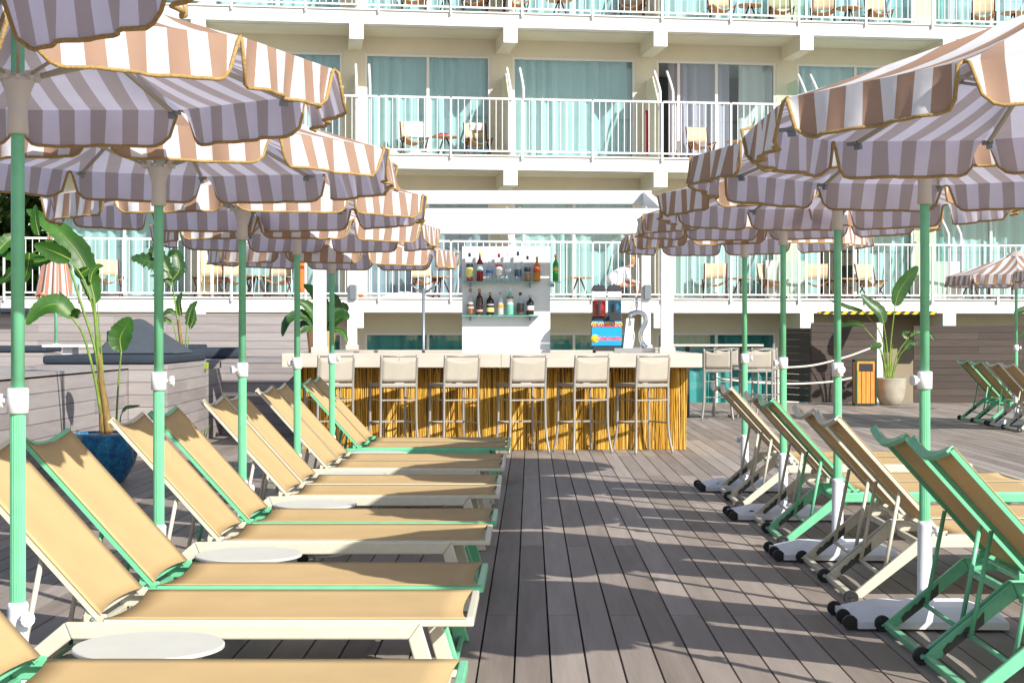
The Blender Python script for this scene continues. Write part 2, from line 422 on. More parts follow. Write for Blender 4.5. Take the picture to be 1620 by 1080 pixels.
# recessed wall with openings (top strips + piers)
floors = [(-.95, 1.81, 1.40), (LV[0], 4.815, 4.43), (LV[1], 7.815, 7.45), (LV[2], 10.85, 10.45)]
edges = []
allb = [-.43+3.225*k for k in range(-3, 6)]
for k in range(len(allb)-1):
    a = max(allb[k]+.22, T0+.2); c = min(allb[k+1]-.26, T1-.2)
    edges.append((a, c))
for fi, (zf, zc, zt) in enumerate(floors):
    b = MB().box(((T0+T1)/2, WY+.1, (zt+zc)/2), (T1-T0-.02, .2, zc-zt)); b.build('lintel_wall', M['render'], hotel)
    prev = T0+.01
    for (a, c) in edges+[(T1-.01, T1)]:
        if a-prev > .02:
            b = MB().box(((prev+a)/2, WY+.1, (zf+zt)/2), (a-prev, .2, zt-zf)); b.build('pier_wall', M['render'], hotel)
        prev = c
def curtain_mb(x0, x1, y, z0, z1, amp=.085, fold=.27, seed=0):
    rnd = random.Random(seed); n = max(6, int((x1-x0)/fold*14)); ph = rnd.random()*6; a = []
    def fn(u, v):
        x = lerp(x0, x1, u); w = math.sin(x/fold*2*math.pi+ph+1.3*math.sin(x*3.1+ph))*amp*(.7+.5*math.sin(x*5.3+ph))
        return (x+.012*math.sin(x*40+v*2), y+w*(.65+.35*(1-v)), lerp(z0, z1, v))
    return MB().grid(fn, n, 3)
wi = 0
for fi, (zf, zc, zt) in enumerate(floors):
    for bi, (a, c) in enumerate(edges):
        wi += 1
        wf = MB(); y = WY+.06; fw = .055
        zb = zf+.02 if fi == 0 else zf+.012
        for (p, q) in ((a+fw/2, 0), (c-fw/2, 0)): wf.box((p, y, (zb+zt)/2), (fw, .09, zt-zb))
        wf.box(((a+c)/2, y, zt-fw/2), (c-a-2*fw, .09, fw)); wf.box(((a+c)/2, y, zb+fw/2), (c-a-2*fw, .09, fw))
        single = (fi == 2 and bi == 3)
        mid = (a+c)/2
        if not single: wf.box((mid, y-.01, (zb+zt)/2), (.06, .07, zt-zb-2*fw))
        fr = wf.build('window', M['frame'], hotel, bevel=.004)
        openb = (fi == 2 and bi == 4) or (fi == 1 and bi == 5)
        pn = MB()
        if openb and fi == 2:
            pn.box(((a+.55+c)/2, y+.012, (zb+zt)/2), (c-a-.55-fw, .006, zt-zb-2*fw))
            wf2 = MB().box((a+.52, y+.02, (zb+zt)/2), (.06, .05, zt-zb-2*fw)); wf2.build('sash', M['frame'], fr)
        else:
            pn.box((mid, y+.012, (zb+zt)/2), (c-a-2*fw, .006, zt-zb-2*fw))
        pn.build('pane', M['glass'] if not (fi == 2 and bi == 4) else M['glassclear'], fr)
        cm = M['curtain']; cx0, cx1 = a+.03, c-.03
        if fi == 2 and bi == 4: cm = M['curtain_lilac']; cx0 = a+.33
        if fi == 0: cm = M['curtain_teal']
        if fi == 1 and bi == 2: cm = M['curtain_lilac']
        if fi == 1 and bi == 5: # partly open, dark room behind
            curtain_mb(a+.03, a+.55, WY+.24, zb, zt, seed=wi).build('curtain', cm, fr)
            curtain_mb(a+1.55, c-.03, WY+.24, zb, zt, seed=wi+99).build('curtain', cm, fr)
        elif fi == 2 and bi == 4:
            curtain_mb(cx0, a+1.7, WY+.24, zb, zt, seed=wi).build('curtain', cm, fr)
            curtain_mb(a+1.95, c-.03, WY+.24, zb, zt, seed=wi+50).build('curtain', M['curtain'], fr)
        else:
            curtain_mb(cx0, cx1, WY+.24, zb, zt, seed=wi).build('curtain', cm, fr)
# railings: one part per bay section
def railing(t0, t1, z):
    b = MB(); ztop = z+1.19; zb = z+.09
    b.span((t0, -.03, ztop), (t1, -.03, ztop), .045, .04); b.span((t0, -.03, zb), (t1, -.03, zb), .03, .035)
    n = int(round((t1-t0)/.128))
    for i in range(1, n):
        x = lerp(t0, t1, i/n); b.box((x, -.03, (ztop+zb)/2), (.014, .012, ztop-zb-.04))
    return b.build('railing', M['white'], hotel)
def rpost(t, z): MB().box((t, -.045, z+.55), (.04, .045, 1.26)).build('railing_post', M['white'], hotel)
for z in LV:
    t = T0-.62
    while t < T1-.1:
        t2 = min(t+1.505, T1); railing(t+.02, t2-.02, z); rpost(t, z); t = t2
    # dividers between balconies
    for tb in beams:
        pnl = MB(); pnl.prism([(.12, z+.02), (1.38, z+.02), (1.38, z+1.85), (.75, z+1.85), (.12, z+1.15)], tb-.012, tb+.012, 'x')
        dv = pnl.build('divider_panel', M['glassgreen'] if tb > 4 else M['render'], hotel)
        MB().tube(bez([(tb, .02, z+.02), (tb, .02, z+1.25), (tb, .10, z+1.5), (tb, .62, z+1.95)], 6), .028, 8).build('divider_post', M['white'], dv)
        if z != LV[2]:
            MB().tube(bez([(tb+.28, .02, z+.02), (tb+.28, .02, z+1.25), (tb+.28, .10, z+1.5), (tb+.28, .62, z+1.95)], 6), .028, 8).build('divider_post', M['white'], dv)

# balcony furniture
def folding_chair():
    r = thing('balcony_chair', 'x', 'chair')
    f = MB()
    for s in (-.26, .26):
        f.tube([(s, .22, 0), (s*1.0, -.20, .42)], .016, 6); f.tube([(s*.94, -.22, 0), (s*.94, .16, .42), (s*.94, .27, .80)], .016, 6)
        f.tube([(s, -.24, .42), (s, .2, .42)], .016, 6)
    f.tube([(-.26, .22, .06), (.26, .22, .06)], .012, 6); f.tube([(-.25, -.21, .06), (.25, -.21, .06)], .012, 6)
    f.build('frame', M['burgundy'], r)
    MB().grid(lambda u, v: (lerp(-.25, .25, u), lerp(-.24, .17, v), .415-.11*math.sin(math.pi*u)-.02*v), 8, 4).build('seat', M['seatbrown'], r, solid=.012)
    MB().grid(lambda u, v: (lerp(-.25, .25, u), lerp(.175, .262, v)+.03*math.sin(math.pi*u), lerp(.46, .80, v)), 8, 3).build('backrest', M['sling'], r, solid=.01)
    return r
def balcony_table():
    r = thing('balcony_table', 'x', 'table')
    MB().lathe([(.27, .44), (.285, .448), (.285, .462), (.27, .47)], n=28).build('tabletop', M['wood'], r)
    for k in range(3):
        a = k*2.094+.4
        MB().tube([(.24*math.cos(a), .24*math.sin(a), 0), (.03*math.cos(a), .03*math.sin(a), .445)], .018, 6).build('leg', M['burgundy'], r)
    return r
chair0 = folding_chair(); tab0 = balcony_table(); used = {}
def level_t(pxx, d=.8):   # facade coordinate of a photo column
    k = pxx-839.5
    # (px-839.5)*(34 + t sin + d cos) = 2550*(t cos - d sin)
    s, c = math.sin(TH), math.cos(TH)
    return (k*(34+d*c)+2550*d*s)/(2550*c-k*s)
def put(o, kind, t, d, z, rz, label, grp):
    p = bp(t, d, z)
    if kind not in used: used[kind] = 1; q = o; q.location = p; q.rotation_euler = (0, 0, rz); q['label'] = label; q['group'] = grp
    else: q = dup(o, p, rz, label, grp)
    return q
GC, GT = 'folding chairs on the hotel balconies', 'small round tables on the hotel balconies'
lowch = [(172, 'behind the closed striped parasol'), (330, 'above the grey wedge cushion'), (375, 'above the wooden wall corner'), (440, 'left of the orange cloth'), (672, 'left of the bottle panel, above the dark stand'), (1131, 'directly right of the white bar posts'), (1222, 'second chair right of the white bar posts'), (1293, 'above the dark wall beside the hazard stripe'), (1378, 'above the litter bin'), (1583, 'at the far right behind the striped canopies')]
for i, (xx, w) in enumerate(lowch):
    put(chair0, 'c', level_t(xx, .85), .85, LV[0]+.012, TH+R((-1)**i*18), 'cream folding chair, lowest balcony, '+w, GC)
for xx, w in ((510+188, 'left of the bottle panel'), (916, 'right of the bottle panel'), (1172, 'between two chairs right of the bar posts'), (1335, 'above the litter bin'), (258, 'behind the green poles at left'), (404, 'left of the orange cloth'), (1536, 'at the far right')):
    put(tab0, 't', level_t(xx, .8), .8, LV[0]+.012, 0, 'small round table, lowest balcony, '+w, GT)
for xx, w in ((655, 'with a white towel over its back'), (756, 'with a folded towel on its back'), (1109, 'beside the lilac curtain')):
    put(chair0, 'c', level_t(xx, .85), .85, LV[1]+.012, TH+R(10), 'cream folding chair on the middle balcony '+w, GC)
put(tab0, 't', level_t(704, .8), .8, LV[1]+.012, 0, 'round table with magenta cloth on the middle balcony', GT)
put(tab0, 't', level_t(1170, .8), .8, LV[1]+.012, 0, 'round table on the middle balcony half hidden by the right canopy', GT)
top = [(655, 0), (705, 1), (752, 0), (815, 0), (885, 1), (1000, 0), (1141, 0), (1187, 1), (1235, 0), (1302, 0), (1343, 1), (1390, 0), (1556, 0), (1604, 1)]
ords = ['first', 'second', 'third', 'fourth', 'fifth', 'sixth', 'seventh', 'eighth', 'ninth', 'tenth', 'eleventh', 'twelfth']
nc = nt_ = 0
for xx, kd in top:
    if kd: put(tab0, 't', level_t(xx, .8), .8, LV[2]+.012, 0, 'round table on the top balcony at the photo edge, %s table from the left' % ords[nt_], GT); nt_ += 1
    else: put(chair0, 'c', level_t(xx, .85), .85, LV[2]+.012, TH+R(random.uniform(-25, 25)), 'tan seated folding chair on the top balcony, %s chair from the left' % ords[nc], GC); nc += 1
def blob_cloth(name, mt, p, sx, sy, sz, label, cat, seed=0, grp=None):
    rnd = random.Random(seed); ph = [rnd.random()*6 for _ in range(6)]
    def fn(u, v):
        a = u*2*math.pi; r = v
        h = sz*(1-r**2.2)*(.7+.3*math.sin(5*u*6.28+ph[0]+r*4)+.18*math.sin(11*r+ph[1]+9*u))
        return (sx*r*math.cos(a)*(1+.12*math.sin(3*a+ph[2])), sy*r*math.sin(a)*(1+.1*math.sin(4*a+ph[3])), max(h, .004)+.004)
    o = MB().grid(fn, 28, 8).build(name, mt, None, p, (0, 0, TH)); return tag(o, label, cat, grp)
blob_cloth('towel', M['towel'], bp(level_t(610, .2), .25, LV[1]+.012), .35, .14, .14, 'crumpled white towel at the left end of the middle balcony', 'towel', 1)
blob_cloth('towel', M['towel'], bp(level_t(660, .2), .2, LV[1]+.012), .30, .10, .06, 'flat white towel on the middle balcony floor below the towelled chair', 'towel', 2)
blob_cloth('towel', M['towel'], bp(level_t(638, .2), .22, LV[0]+.012), .55, .13, .11, 'long white towel on the lowest balcony left of the bottle panel', 'towel', 3)
def drape(name, mt, p, w, h, label, cat, rz=TH):
    o = MB().grid(lambda u, v: (lerp(-w/2, w/2, u), -.02-.03*v+.02*math.sin(9*u)*v, .03-h*v) if v > .12 else (lerp(-w/2, w/2, u), .05*(1-v*8), .035), 8, 8).build(name, mt, None, p, (0, 0, rz), solid=.012)
    return tag(o, label, cat)
drape('towel', M['towel'], bp(level_t(655, .85), 1.08, LV[1]+.79), .42, .34, 'white towel hung over the left chair of the middle balcony', 'towel')
drape('towel', M['towel'], bp(level_t(757, .85), 1.08, LV[1]+.79), .30, .17, 'small white towel on the right chair of the middle balcony', 'towel')
blob_cloth('swimwear', M['pinkcloth'], bp(level_t(700, .8), .8, LV[1]+.485), .2, .12, .06, 'magenta swimwear lying on the middle balcony table', 'clothing', 4)
drape('beach_towel', M['pinkcloth'], bp(level_t(1040, .3), 1.2, LV[1]+1.15), .12, 1.0, 'magenta towel hanging by the open dark balcony door', 'towel')
drape('beach_towel', M['orangecloth'], bp(level_t(477, .5), .7, LV[0]+1.3), .18, 1.25, 'orange beach towel hanging on the lowest balcony behind the second last left pole', 'towel')
o = MB().box((0, 0, .05), (.42, .12, .09)).build('cooler_box', M['orangecloth'], None, bp(level_t(72, .1), .15, LV[0]+.02), (0, 0, TH), bevel=.01); tag(o, 'low orange box on the lowest balcony behind the closed parasol', 'box')
for i, (xx, c) in enumerate(((526+45, 'orangecloth'),)):
    o = MB().lathe([(.035, 0), (.05, .03), (.05, .075), (.04, .08)], n=14).build('small_pot', M[c], None, bp(level_t(xx, .1), .12, LV[0]+.02)); tag(o, 'small orange pot on the lowest balcony right of the left bar post', 'pot')
for i, (xx, ww) in enumerate(((1212, 'left one, behind the second chair right of the bar posts'), (1510, 'right one, above the far right wall'))):
    o = MB().box((0, 0, .44), (1.0, .04, .86)).build('wind_screen', M['hub'], None, bp(level_t(xx+30 if i == 0 else xx-20, 1.1), 1.05, LV[0]+.012), (0, 0, TH+R(10)), bevel=.006)
    tag(o, 'beige screen panel, lowest balcony, '+ww, 'screen', 'beige screens on the lowest balcony')

# person on balcony (seated, leaning to the right, white patterned robe)
pp = bp(level_t(968, .7), .7, LV[0])
person = thing('person', 'seated person in white patterned robe behind the balcony railing near the drinks machine', 'person', pp, TH); person.scale = (1.15, 1.15, 1.1)
def skinned(name, joints, bones, mt, parent, sub=2):
    me = bpy.data.meshes.new(name); me.from_pydata([j[0] for j in joints], bones, []); me.materials.append(mt)
    o = bpy.data.objects.new(name, me); COL.objects.link(o); o.parent = parent
    sk = o.modifiers.new('skin', 'SKIN'); sk.use_smooth_shade = True
    for i, j in enumerate(joints):
        r = j[1]; me.skin_vertices[0].data[i].radius = r if isinstance(r, tuple) else (r, r)
    me.skin_vertices[0].data[0].use_root = True
    ss = o.modifiers.new('sub', 'SUBSURF'); ss.levels = sub; ss.render_levels = sub
    return o
stl = MB().box((0, 0, .17), (.5, .45, .04)); stl.tube([(-.2, -.18, 0), (-.2, -.18, .16)], .02, 6).tube([(.2, -.18, 0), (.2, -.18, .16)], .02, 6).tube([(-.2, .18, 0), (-.2, .18, .16)], .02, 6).tube([(.2, .18, 0), (.2, .18, .16)], .02, 6)
o = stl.build('low_stool', M['burgundy'], None, pp+Vector((0, 0, .012)), (0, 0, TH)); tag(o, 'low dark stool under the seated person on the lowest balcony', 'stool')
J = [((0, 0, .31), (.12, .12)), ((.10, 0, .42), (.13, .12)), ((.24, 0, .55), (.13, .15)), ((.36, 0, .64), (.06, .06)), ((.40, 0, .68), (.05, .05)), ((.45, 0, .74), (.085, .075)), ((.46, 0, .83), (.075, .07)),
     ((.22, -.17, .57), (.055, .055)), ((.30, -.22, .36), (.042, .042)), ((.48, -.17, .33), (.032, .032)), ((.56, -.14, .33), (.03, .02)),
     ((.22, .17, .57), (.055, .055)), ((.30, .22, .36), (.042, .042)), ((.48, .17, .33), (.032, .032)), ((.56, .14, .33), (.03, .02)),
     ((.06, -.11, .28), (.085, .085)), ((.48, -.12, .31), (.06, .06)), ((.52, -.12, .06), (.04, .04)), ((.66, -.12, .04), (.035, .03)),
     ((.06, .11, .28), (.085, .085)), ((.48, .12, .31), (.06, .06)), ((.52, .12, .06), (.04, .04)), ((.66, .12, .04), (.035, .03))]
Bn = [(0, 1), (1, 2), (2, 3), (3, 4), (4, 5), (5, 6), (2, 7), (7, 8), (8, 9), (9, 10), (2, 11), (11, 12), (12, 13), (13, 14), (0, 15), (15, 16), (16, 17), (17, 18), (0, 19), (19, 20), (20, 21), (21, 22)]
skinned('body', J, Bn, M['skin'], person)
skinned('robe', [((-.06, 0, .26), (.22, .2)), ((.09, 0, .40), (.22, .2)), ((.24, 0, .54), (.18, .2)), ((.33, 0, .62), (.08, .09)), ((.22, -.19, .56), (.075, .075)), ((.29, -.235, .38), (.065, .065)), ((.22, .19, .56), (.075, .075)), ((.29, .235, .38), (.065, .065))], [(0, 1), (1, 2), (2, 3), (2, 4), (4, 5), (2, 6), (6, 7)], M['shirt'], person)
skinned('hair', [((.43, 0, .86), (.085, .085)), ((.39, 0, .78), (.085, .09)), ((.36, 0, .68), (.06, .07))], [(0, 1), (1, 2)], M['hair'], person)

# ------------------------------------------------------------------ bar
bar = thing('poolside_bar', 'outdoor bar clad in golden reed with a pale wooden counter', 'bar', (-.45, 19.2, 0))
def rel(o_loc, p): return Vector(p)-Vector(o_loc)
BL = Vector((-.45, 19.2, 0))
c = MB(); xs = [-2.93, -1.55, -.35, .92, 2.02]
for a, d in zip(xs[:-1], xs[1:]): c.box(rel(BL, ((a+d)/2, 19.30, 1.072)), (d-a-.003, .68, .165))
c.build('front_counter', M['stone'], bar, bevel=.006)
MB().box(rel(BL, (1.70, 21.25, 1.07)), (.62, 3.18, .16)).build('side_counter', M['stone'], bar, bevel=.006)
MB().box(rel(BL, (-2.62, 21.25, 1.07)), (.62, 3.18, .16)).build('side_counter', M['stone'], bar, bevel=.006)
MB().box(rel(BL, (-.45, 23.1, 1.07)), (4.9, .5, .16)).build('rear_counter', M['stone'], bar, bevel=.006)
MB().box(rel(BL, (-.45, 20.0, .94)), (3.9, .6, .04)).build('worktop', M['steel'], bar)
MB().box(rel(BL, (-.45, 19.42, .49)), (4.5, .2, .97)).box(rel(BL, (1.66, 21.2, .49)), (.3, 3.3, .97)).box(rel(BL, (-2.55, 21.2, .49)), (.3, 3.3, .97)).box(rel(BL, (-.45, 23.1, .49)), (4.4, .2, .97)).build('carcass', M['reedback'], bar)
rd = MB(); rnd = random.Random(3)
def reed_run(p0, p1, nrm, n):
    p0 = Vector(p0); p1 = Vector(p1); nrm = Vector(nrm)
    for i in range(n):
        q = p0.lerp(p1, (i+rnd.random())/n)+nrm*rnd.uniform(0, .022); lean = (p1-p0).normalized()*rnd.gauss(0, .028)
        r = rnd.uniform(.0026, .0062); z1 = .985-(rnd.random()**4)*.1
        rd.tube([rel(BL, q+Vector((0, 0, .004))), rel(BL, q+lean*.5+nrm*rnd.uniform(-.004, .006)+Vector((0, 0, z1/2))), rel(BL, q+lean+Vector((0, 0, z1)))], r, 4, cap=False)
reed_run((-2.74, 19.28, 0), (1.855, 19.28, 0), (0, -1, 0), 1500)
reed_run((1.84, 19.28, 0), (1.84, 22.8, 0), (1, 0, 0), 600)
reed_run((-2.73, 19.28, 0), (-2.73, 22.8, 0), (-1, 0, 0), 600)
rd.build('reed_cladding', M['reed'], bar, recalc=False)
# pergola
pg = thing('bar_pergola', 'white painted pergola frame of posts and beams standing over the bar', 'pergola', (-.45, 21, 0)); PL = Vector((-.45, 21, 0))
for (X, Y, zt, w) in ((-2.54, 19.42, 2.58, .145), (1.64, 19.42, 2.58, .145), (-2.54, 22.95, 3.22, .13), (1.64, 22.95, 3.22, .13)):
    po = MB().box(rel(PL, (X, Y, (1.15+zt)/2)), (w, w, zt-1.15)).build('post', M['white'], pg, bevel=.006)
    MB().box(rel(PL, (X, Y, 1.19)), (w+.045, w+.045, .075)).build('post_foot', M['stone'], po, bevel=.008)
for X in (-2.54, 1.64):
    lm = MB().box(rel(PL, (X+.02, 22.86, 1.4+(526-462)*22.9/2550)), (.10, .06, .21)).build('wall_lamp', M['lampgrey'], pg, bevel=.01)
MB().box(rel(PL, (-.45, 19.42, 2.735)), (4.33, .15, .30)).build('front_fascia', M['white'], pg, bevel=.006)
MB().box(rel(PL, (-.45, 22.95, 3.32)), (4.33, .14, .19)).build('rear_beam', M['white'], pg, bevel=.006)
for X in (-2.54, 1.64): MB().span(rel(PL, (X, 19.5, 2.80)), rel(PL, (X, 22.87, 3.32)), .10, .16).build('side_beam', M['white'], pg, bevel=.006)
MB().box(rel(PL, (-.45, 19.60, 2.90)), (4.2, .18, .02)).build('awning_box', M['lampgrey'], pg)
MB().tube(bez([rel(PL, (1.52, 22.8, 2.45)), rel(PL, (1.50, 22.6, 2.0)), rel(PL, (1.38, 22.6, 1.62)), rel(PL, (1.45, 22.6, 1.35)), rel(PL, (1.37, 22.6, 1.02))], 8), .012, 6).build('crank_handle', M['hub'], pg)

# bottle panel
PNL = Vector((-.31, 20.4, 0))
panel = thing('shelf_panel', 'white upright panel behind the counter carrying two glass shelves', 'panel', tuple(PNL))
MB().box((0, .03, 1.245), (1.115, .05, 2.49)).build('board', M['white'], panel, bevel=.004)
for z in (2.035, 1.612):
    sh = MB().box((-.07, -.075, z), (.97, .15, .010)).build('glass_shelf', M['shelfglass'], panel)
    for x in (-.45, .30): MB().box((x, -.04, z-.035), (.02, .07, .055)).build('bracket', M['lampgrey'], sh)
sh = MB().box((.62, -.02, 2.035), (.14, .14, .010)).build('glass_shelf', M['shelfglass'], panel); MB().box((.585, -.0, 2.0), (.05, .06, .04)).build('bracket', M['lampgrey'], sh)
def liquid(name, col, rough=.08, al=.0):
    m = mat(name, col, rough, spec=.6); m.node_tree.nodes['Principled BSDF'].inputs['Transmission Weight'].default_value = al; return m
BM = {}
def bm_(col, al=.0):
    k = (col, al)
    if k not in BM: BM[k] = liquid('bottle_colour', col, al=al)
    return BM[k]
clear = glassmat('clear_bottle_glass', (.90, .94, .95), .07)
def bottle(x, z, h, w, capc, body, label, lab, liq=None, lz=(.2, .6), neck=.28, yy=None):
    p = PNL+Vector((x, -.085 if yy is None else yy, z+.006))
    t = thing('bottle', lab, 'bottle', tuple(p), 0, 'spirit bottles on the glass shelves')
    r = w/2; n0 = .62
    prof = [(r*.9, 0), (r, .01), (r, h*n0), (r*.86, h*(n0+.06)), (r*.38, h*(n0+.15)), (r*.30, h*.86), (r*.34, h*.9)]
    MB().lathe(prof, n=20).build('glass_body', clear if body is None else bm_(body, .35), t)
    if liq is not None:
        col, fr = liq
        MB().lathe([(r*.85, .006), (r*.93, .014), (r*.93, h*fr), (r*.9, h*fr+.002)], n=18).build('liquid', bm_(col), t)
    MB().lathe([(r*.40, h*.86), (r*.42, h*.865), (r*.42, h*.99), (r*.36, h)], n=14).build('cap', bm_(capc), t)
    for (cc, a, b_) in label:
        MB().lathe([(r+.0015, h*a), (r+.0018, h*(a+.01)), (r+.0018, h*(b_-.01)), (r+.0015, h*b_)], n=20, cap=False).build('label', bm_(cc), t)
Wt = (.75, .73, .68); Bk = (.02, .02, .025); Rd = (.65, .01, .02); Nv = (.015, .05, .12); Gd = (.6, .4, .1)
U = 2.04; L_ = 1.617
bottle(-.46, U, .36, .085, Nv, None, [((.03, .04, .1), .50, .60), ((.75, .72, .2), .16, .48)], 'bottle with navy cap, yellow label and red liquid, leftmost on the upper shelf', (Rd, .13))
bottle(-.33, U, .37, .080, (.55, .45, .1), (.35, .0, .01), [((.5, .75, .8), .36, .56)], 'dark red bottle with gold cap and pale blue label on the upper shelf', None)
bottle(-.21, U, .25, .080, (.55, .65, .7), None, [((.02, .12, .6), .42, .56)], 'short clear bottle with a bright blue label band on the upper shelf')
bottle(-.09, U, .35, .085, Rd, None, [(Wt, .2, .52), ((.6, .03, .05), .52, .60)], 'clear bottle with red cap and white red label on the upper shelf')
bottle(.025, U, .38, .075, (.7, .75, .75), None, [((.6, .68, .7), .30, .40)], 'tall clear frosted bottle with pale cap on the upper shelf')
bottle(.15, U, .375, .085, Nv, None, [((.02, .09, .16), .17, .40)], 'clear bottle with navy cap and navy label on the upper shelf')
bottle(.27, U, .32, .078, Bk, None, [(Bk, .38, .55)], 'bottle with black cap, black slanted label and amber liquid on the upper shelf', ((.45, .18, .02), .3))
bottle(.39, U, .31, .085, (.5, .3, .15), (.62, .25, .01), [((.5, .05, .02), .36, .55)], 'amber whisky bottle with red label, rightmost on the upper shelf')
bottle(-.45, L_, .33, .088, (.3, .16, .08), None, [((.5, .45, .4), .24, .52), ((.15, .03, .02), .3, .42)], 'clear rum bottle with brown cap and figure label, leftmost on the lower shelf', ((.30, .10, .03), .2))
bottle(-.335, L_, .33, .088, (.35, .2, .06), (.10, .02, .012), [(Bk, .3, .55), ((.4, .36, .3), .12, .2)], 'dark brown rum bottle with black label on the lower shelf')
bottle(-.20, L_, .285, .095, (.45, .25, .05), (.02, .012, .012), [((.75, .6, .2), .13, .32), ((.4, .4, .4), .42, .48)], 'black bottle with gold neck and yellow label on the lower shelf')
bottle(-.07, L_, .29, .075, (.35, .35, .37), (.75, .76, .8), [((.7, .3, .02), .3, .45)], 'white coconut rum bottle with orange sun label on the lower shelf')
bottle(.05, L_, .345, .088, (.6, .7, .7), (.25, .72, .55), [((.7, .75, .72), .38, .58), ((.4, .02, .03), .60, .66)], 'pale green tinted bottle with white label on the lower shelf')
bottle(.18, L_, .285, .090, Bk, None, [(Bk, .12, .52)], 'square shouldered bottle with black cap and black label on the lower shelf', ((.2, .07, .02), .12))
bottle(.305, L_, .25, .095, (.5, .45, .3), (.02, .02, .02), [(Wt, .2, .46), ((.5, .02, .02), .2, .26)], 'round dark bottle with white label, rightmost on the lower shelf')
bottle(.625, U, .345, .075, (.3, .01, .03), (.01, .35, .03), [((.75, .55, .1), .40, .52), ((.6, .02, .02), .46, .50)], 'bright green bottle with dark red cap on the small side shelf of the panel', yy=-.03)

# slush machine
SM = Vector((1.0-.06, 19.78, 1.155)); SM.x = (959.5-839.5)*19.78/2550
slush = thing('slush_machine', 'two tank slush drinks machine with a blue printed front on the counter', 'drinks machine', tuple(SM))
MB().box((0, .1, .25), (.37, .34, .38)).build('body', M['dark'], slush, bevel=.01)
M['slushblue'] = mat('slush_blue_panel', (.01, .30, .75), .35)
fp = MB().box((0, -.078, .235), (.365, .012, .30)).build('front_panel', M['slushblue'], slush)
def text(body, size, p, mt, parent, name='lettering', rx=90, shear=0, off=0):
    cu = bpy.data.curves.new('tmp', 'FONT'); cu.body = body; cu.size = size; cu.extrude = .002; cu.align_x = 'CENTER'; cu.shear = shear; cu.offset = off
    to = bpy.data.objects.new('tmp', cu); COL.objects.link(to)
    dg = bpy.context.evaluated_depsgraph_get(); me = bpy.data.meshes.new_from_object(to.evaluated_get(dg)); bpy.data.objects.remove(to)
    me.materials.clear(); me.materials.append(mt)
    o = bpy.data.objects.new(name, me); COL.objects.link(o); o.parent = parent; o.location = p; o.rotation_euler = (R(rx), 0, 0); return o
Mred = mat('red_print', (.75, .02, .03), .4); Myel = mat('yellow_print', (.9, .6, .02), .4); Mpink = mat('pink_print', (.85, .35, .45), .4)
text('GRANIZADO', .062, (.0, -.087, .315), Mred, fp, off=.0012)
text('GRANIZADO', .064, (.0, -.0845, .325), Myel, fp, off=.004)
text('Colarinetto', .066, (.02, -.087, .155), Mred, fp, shear=.25, off=.001)
text('Colarinetto', .066, (.02, -.0845, .153), Mpink, fp, shear=.25, off=.004)
MB().lathe([(.0, -.003), (.05, -.002), (.05, .002), (0, .003)], n=20, cap=False).build('printed_lemon', Myel, fp, (-.145, -.084, .17), (R(90), 0, 0))
MB().box((0, -.1, .045), (.34, .14, .05)).build('drip_tray', M['dark'], slush, bevel=.006)
for x in (-.15, .15): MB().tube([(x, 0, -.002), (x, 0, .07)], .02, 8).build('foot', M['dark'], slush)
for x, cc, nm in ((-.095, (.22, .004, .008), 'red'), (.095, (.0, .09, .16), 'blue')):
    tk = MB().box((x, .06, .60), (.165, .34, .32)).build('tank', glassmat('tank_'+nm, (.80, .82, .85), .05), slush, bevel=.008); tk['label'] = nm+' slush tank'
    MB().box((x, .06, .54), (.155, .33, .19)).build('slush', mat('slush_'+nm, cc, .3, noise=.5, nscale=25), tk)
    MB().tube([(x, -.112, .56), (x, -.102, .56)], .055, 20).build('auger_disc', mat('auger_'+nm, tuple(min(1, q*1.6+.02) for q in cc), .3), tk)
    MB().box((x, -.135, .53), (.03, .045, .12)).box((x, -.14, .60), (.05, .02, .03)).build('tap', M['dark'], tk, bevel=.004)
    MB().box((x, -.114, .71), (.16, .006, .07)).build('notice_label', M['towel'], tk)
    ld = MB(); ld.v = [Vector((x+sx*w, .06+sy*d, z)) for (w, d, z) in ((.088, .175, .76), (.065, .14, .825)) for sx, sy in ((-1, -1), (1, -1), (1, 1), (-1, 1))]
    for q in ((0, 3, 2, 1), (4, 5, 6, 7), (0, 1, 5, 4), (1, 2, 6, 5), (2, 3, 7, 6), (3, 0, 4, 7)): ld.face(q)
    ld.box((x, .06, .835), (.02, .02, .02)); ld.build('lid', M['dark'], tk, bevel=.005)
MB().box((.095, -.16, .44), (.13, .01, .10)).build('hanging_board', M['dark'], slush)
# beer tap
TP = Vector(((1003-839.5)*19.75/2550, 19.72, 1.155))
tap = thing('beer_tap', 'curved chrome beer tap with a white column on a steel drip tray', 'beer tap', tuple(TP))
MB().box((.0, 0, .03), (.50, .24, .055)).build('drip_tray', M['steel'], tap, bevel=.005)
cl = MB(); cl.v = [Vector(p) for p in ((-.14, -.06, .056), (-.03, -.06, .056), (-.03, .06, .056), (-.14, .06, .056), (-.10, -.06, .42), (.0, -.06, .42), (.0, .06, .42), (-.10, .06, .42))]
for q in ((0, 3, 2, 1), (4, 5, 6, 7), (0, 1, 5, 4), (1, 2, 6, 5), (2, 3, 7, 6), (3, 0, 4, 7)): cl.face(q)
cl.build('column', M['white'], tap, bevel=.008)
MB().tube(bez([(.14, 0, .056), (.09, 0, .13), (.08, 0, .24), (.14, 0, .38), (.11, 0, .47), (.02, 0, .49), (-.06, 0, .46)], 8), [.045]+[.036]*6+[.030]*42, 12).build('swan_neck', M['metal'], tap)
MB().tube([(.03, 0, .48), (.03, -.02, .56)], .012, 8).tube([(.03, -.02, .56), (.03, -.03, .68)], .018, 10).build('handle', M['metal'], tap)
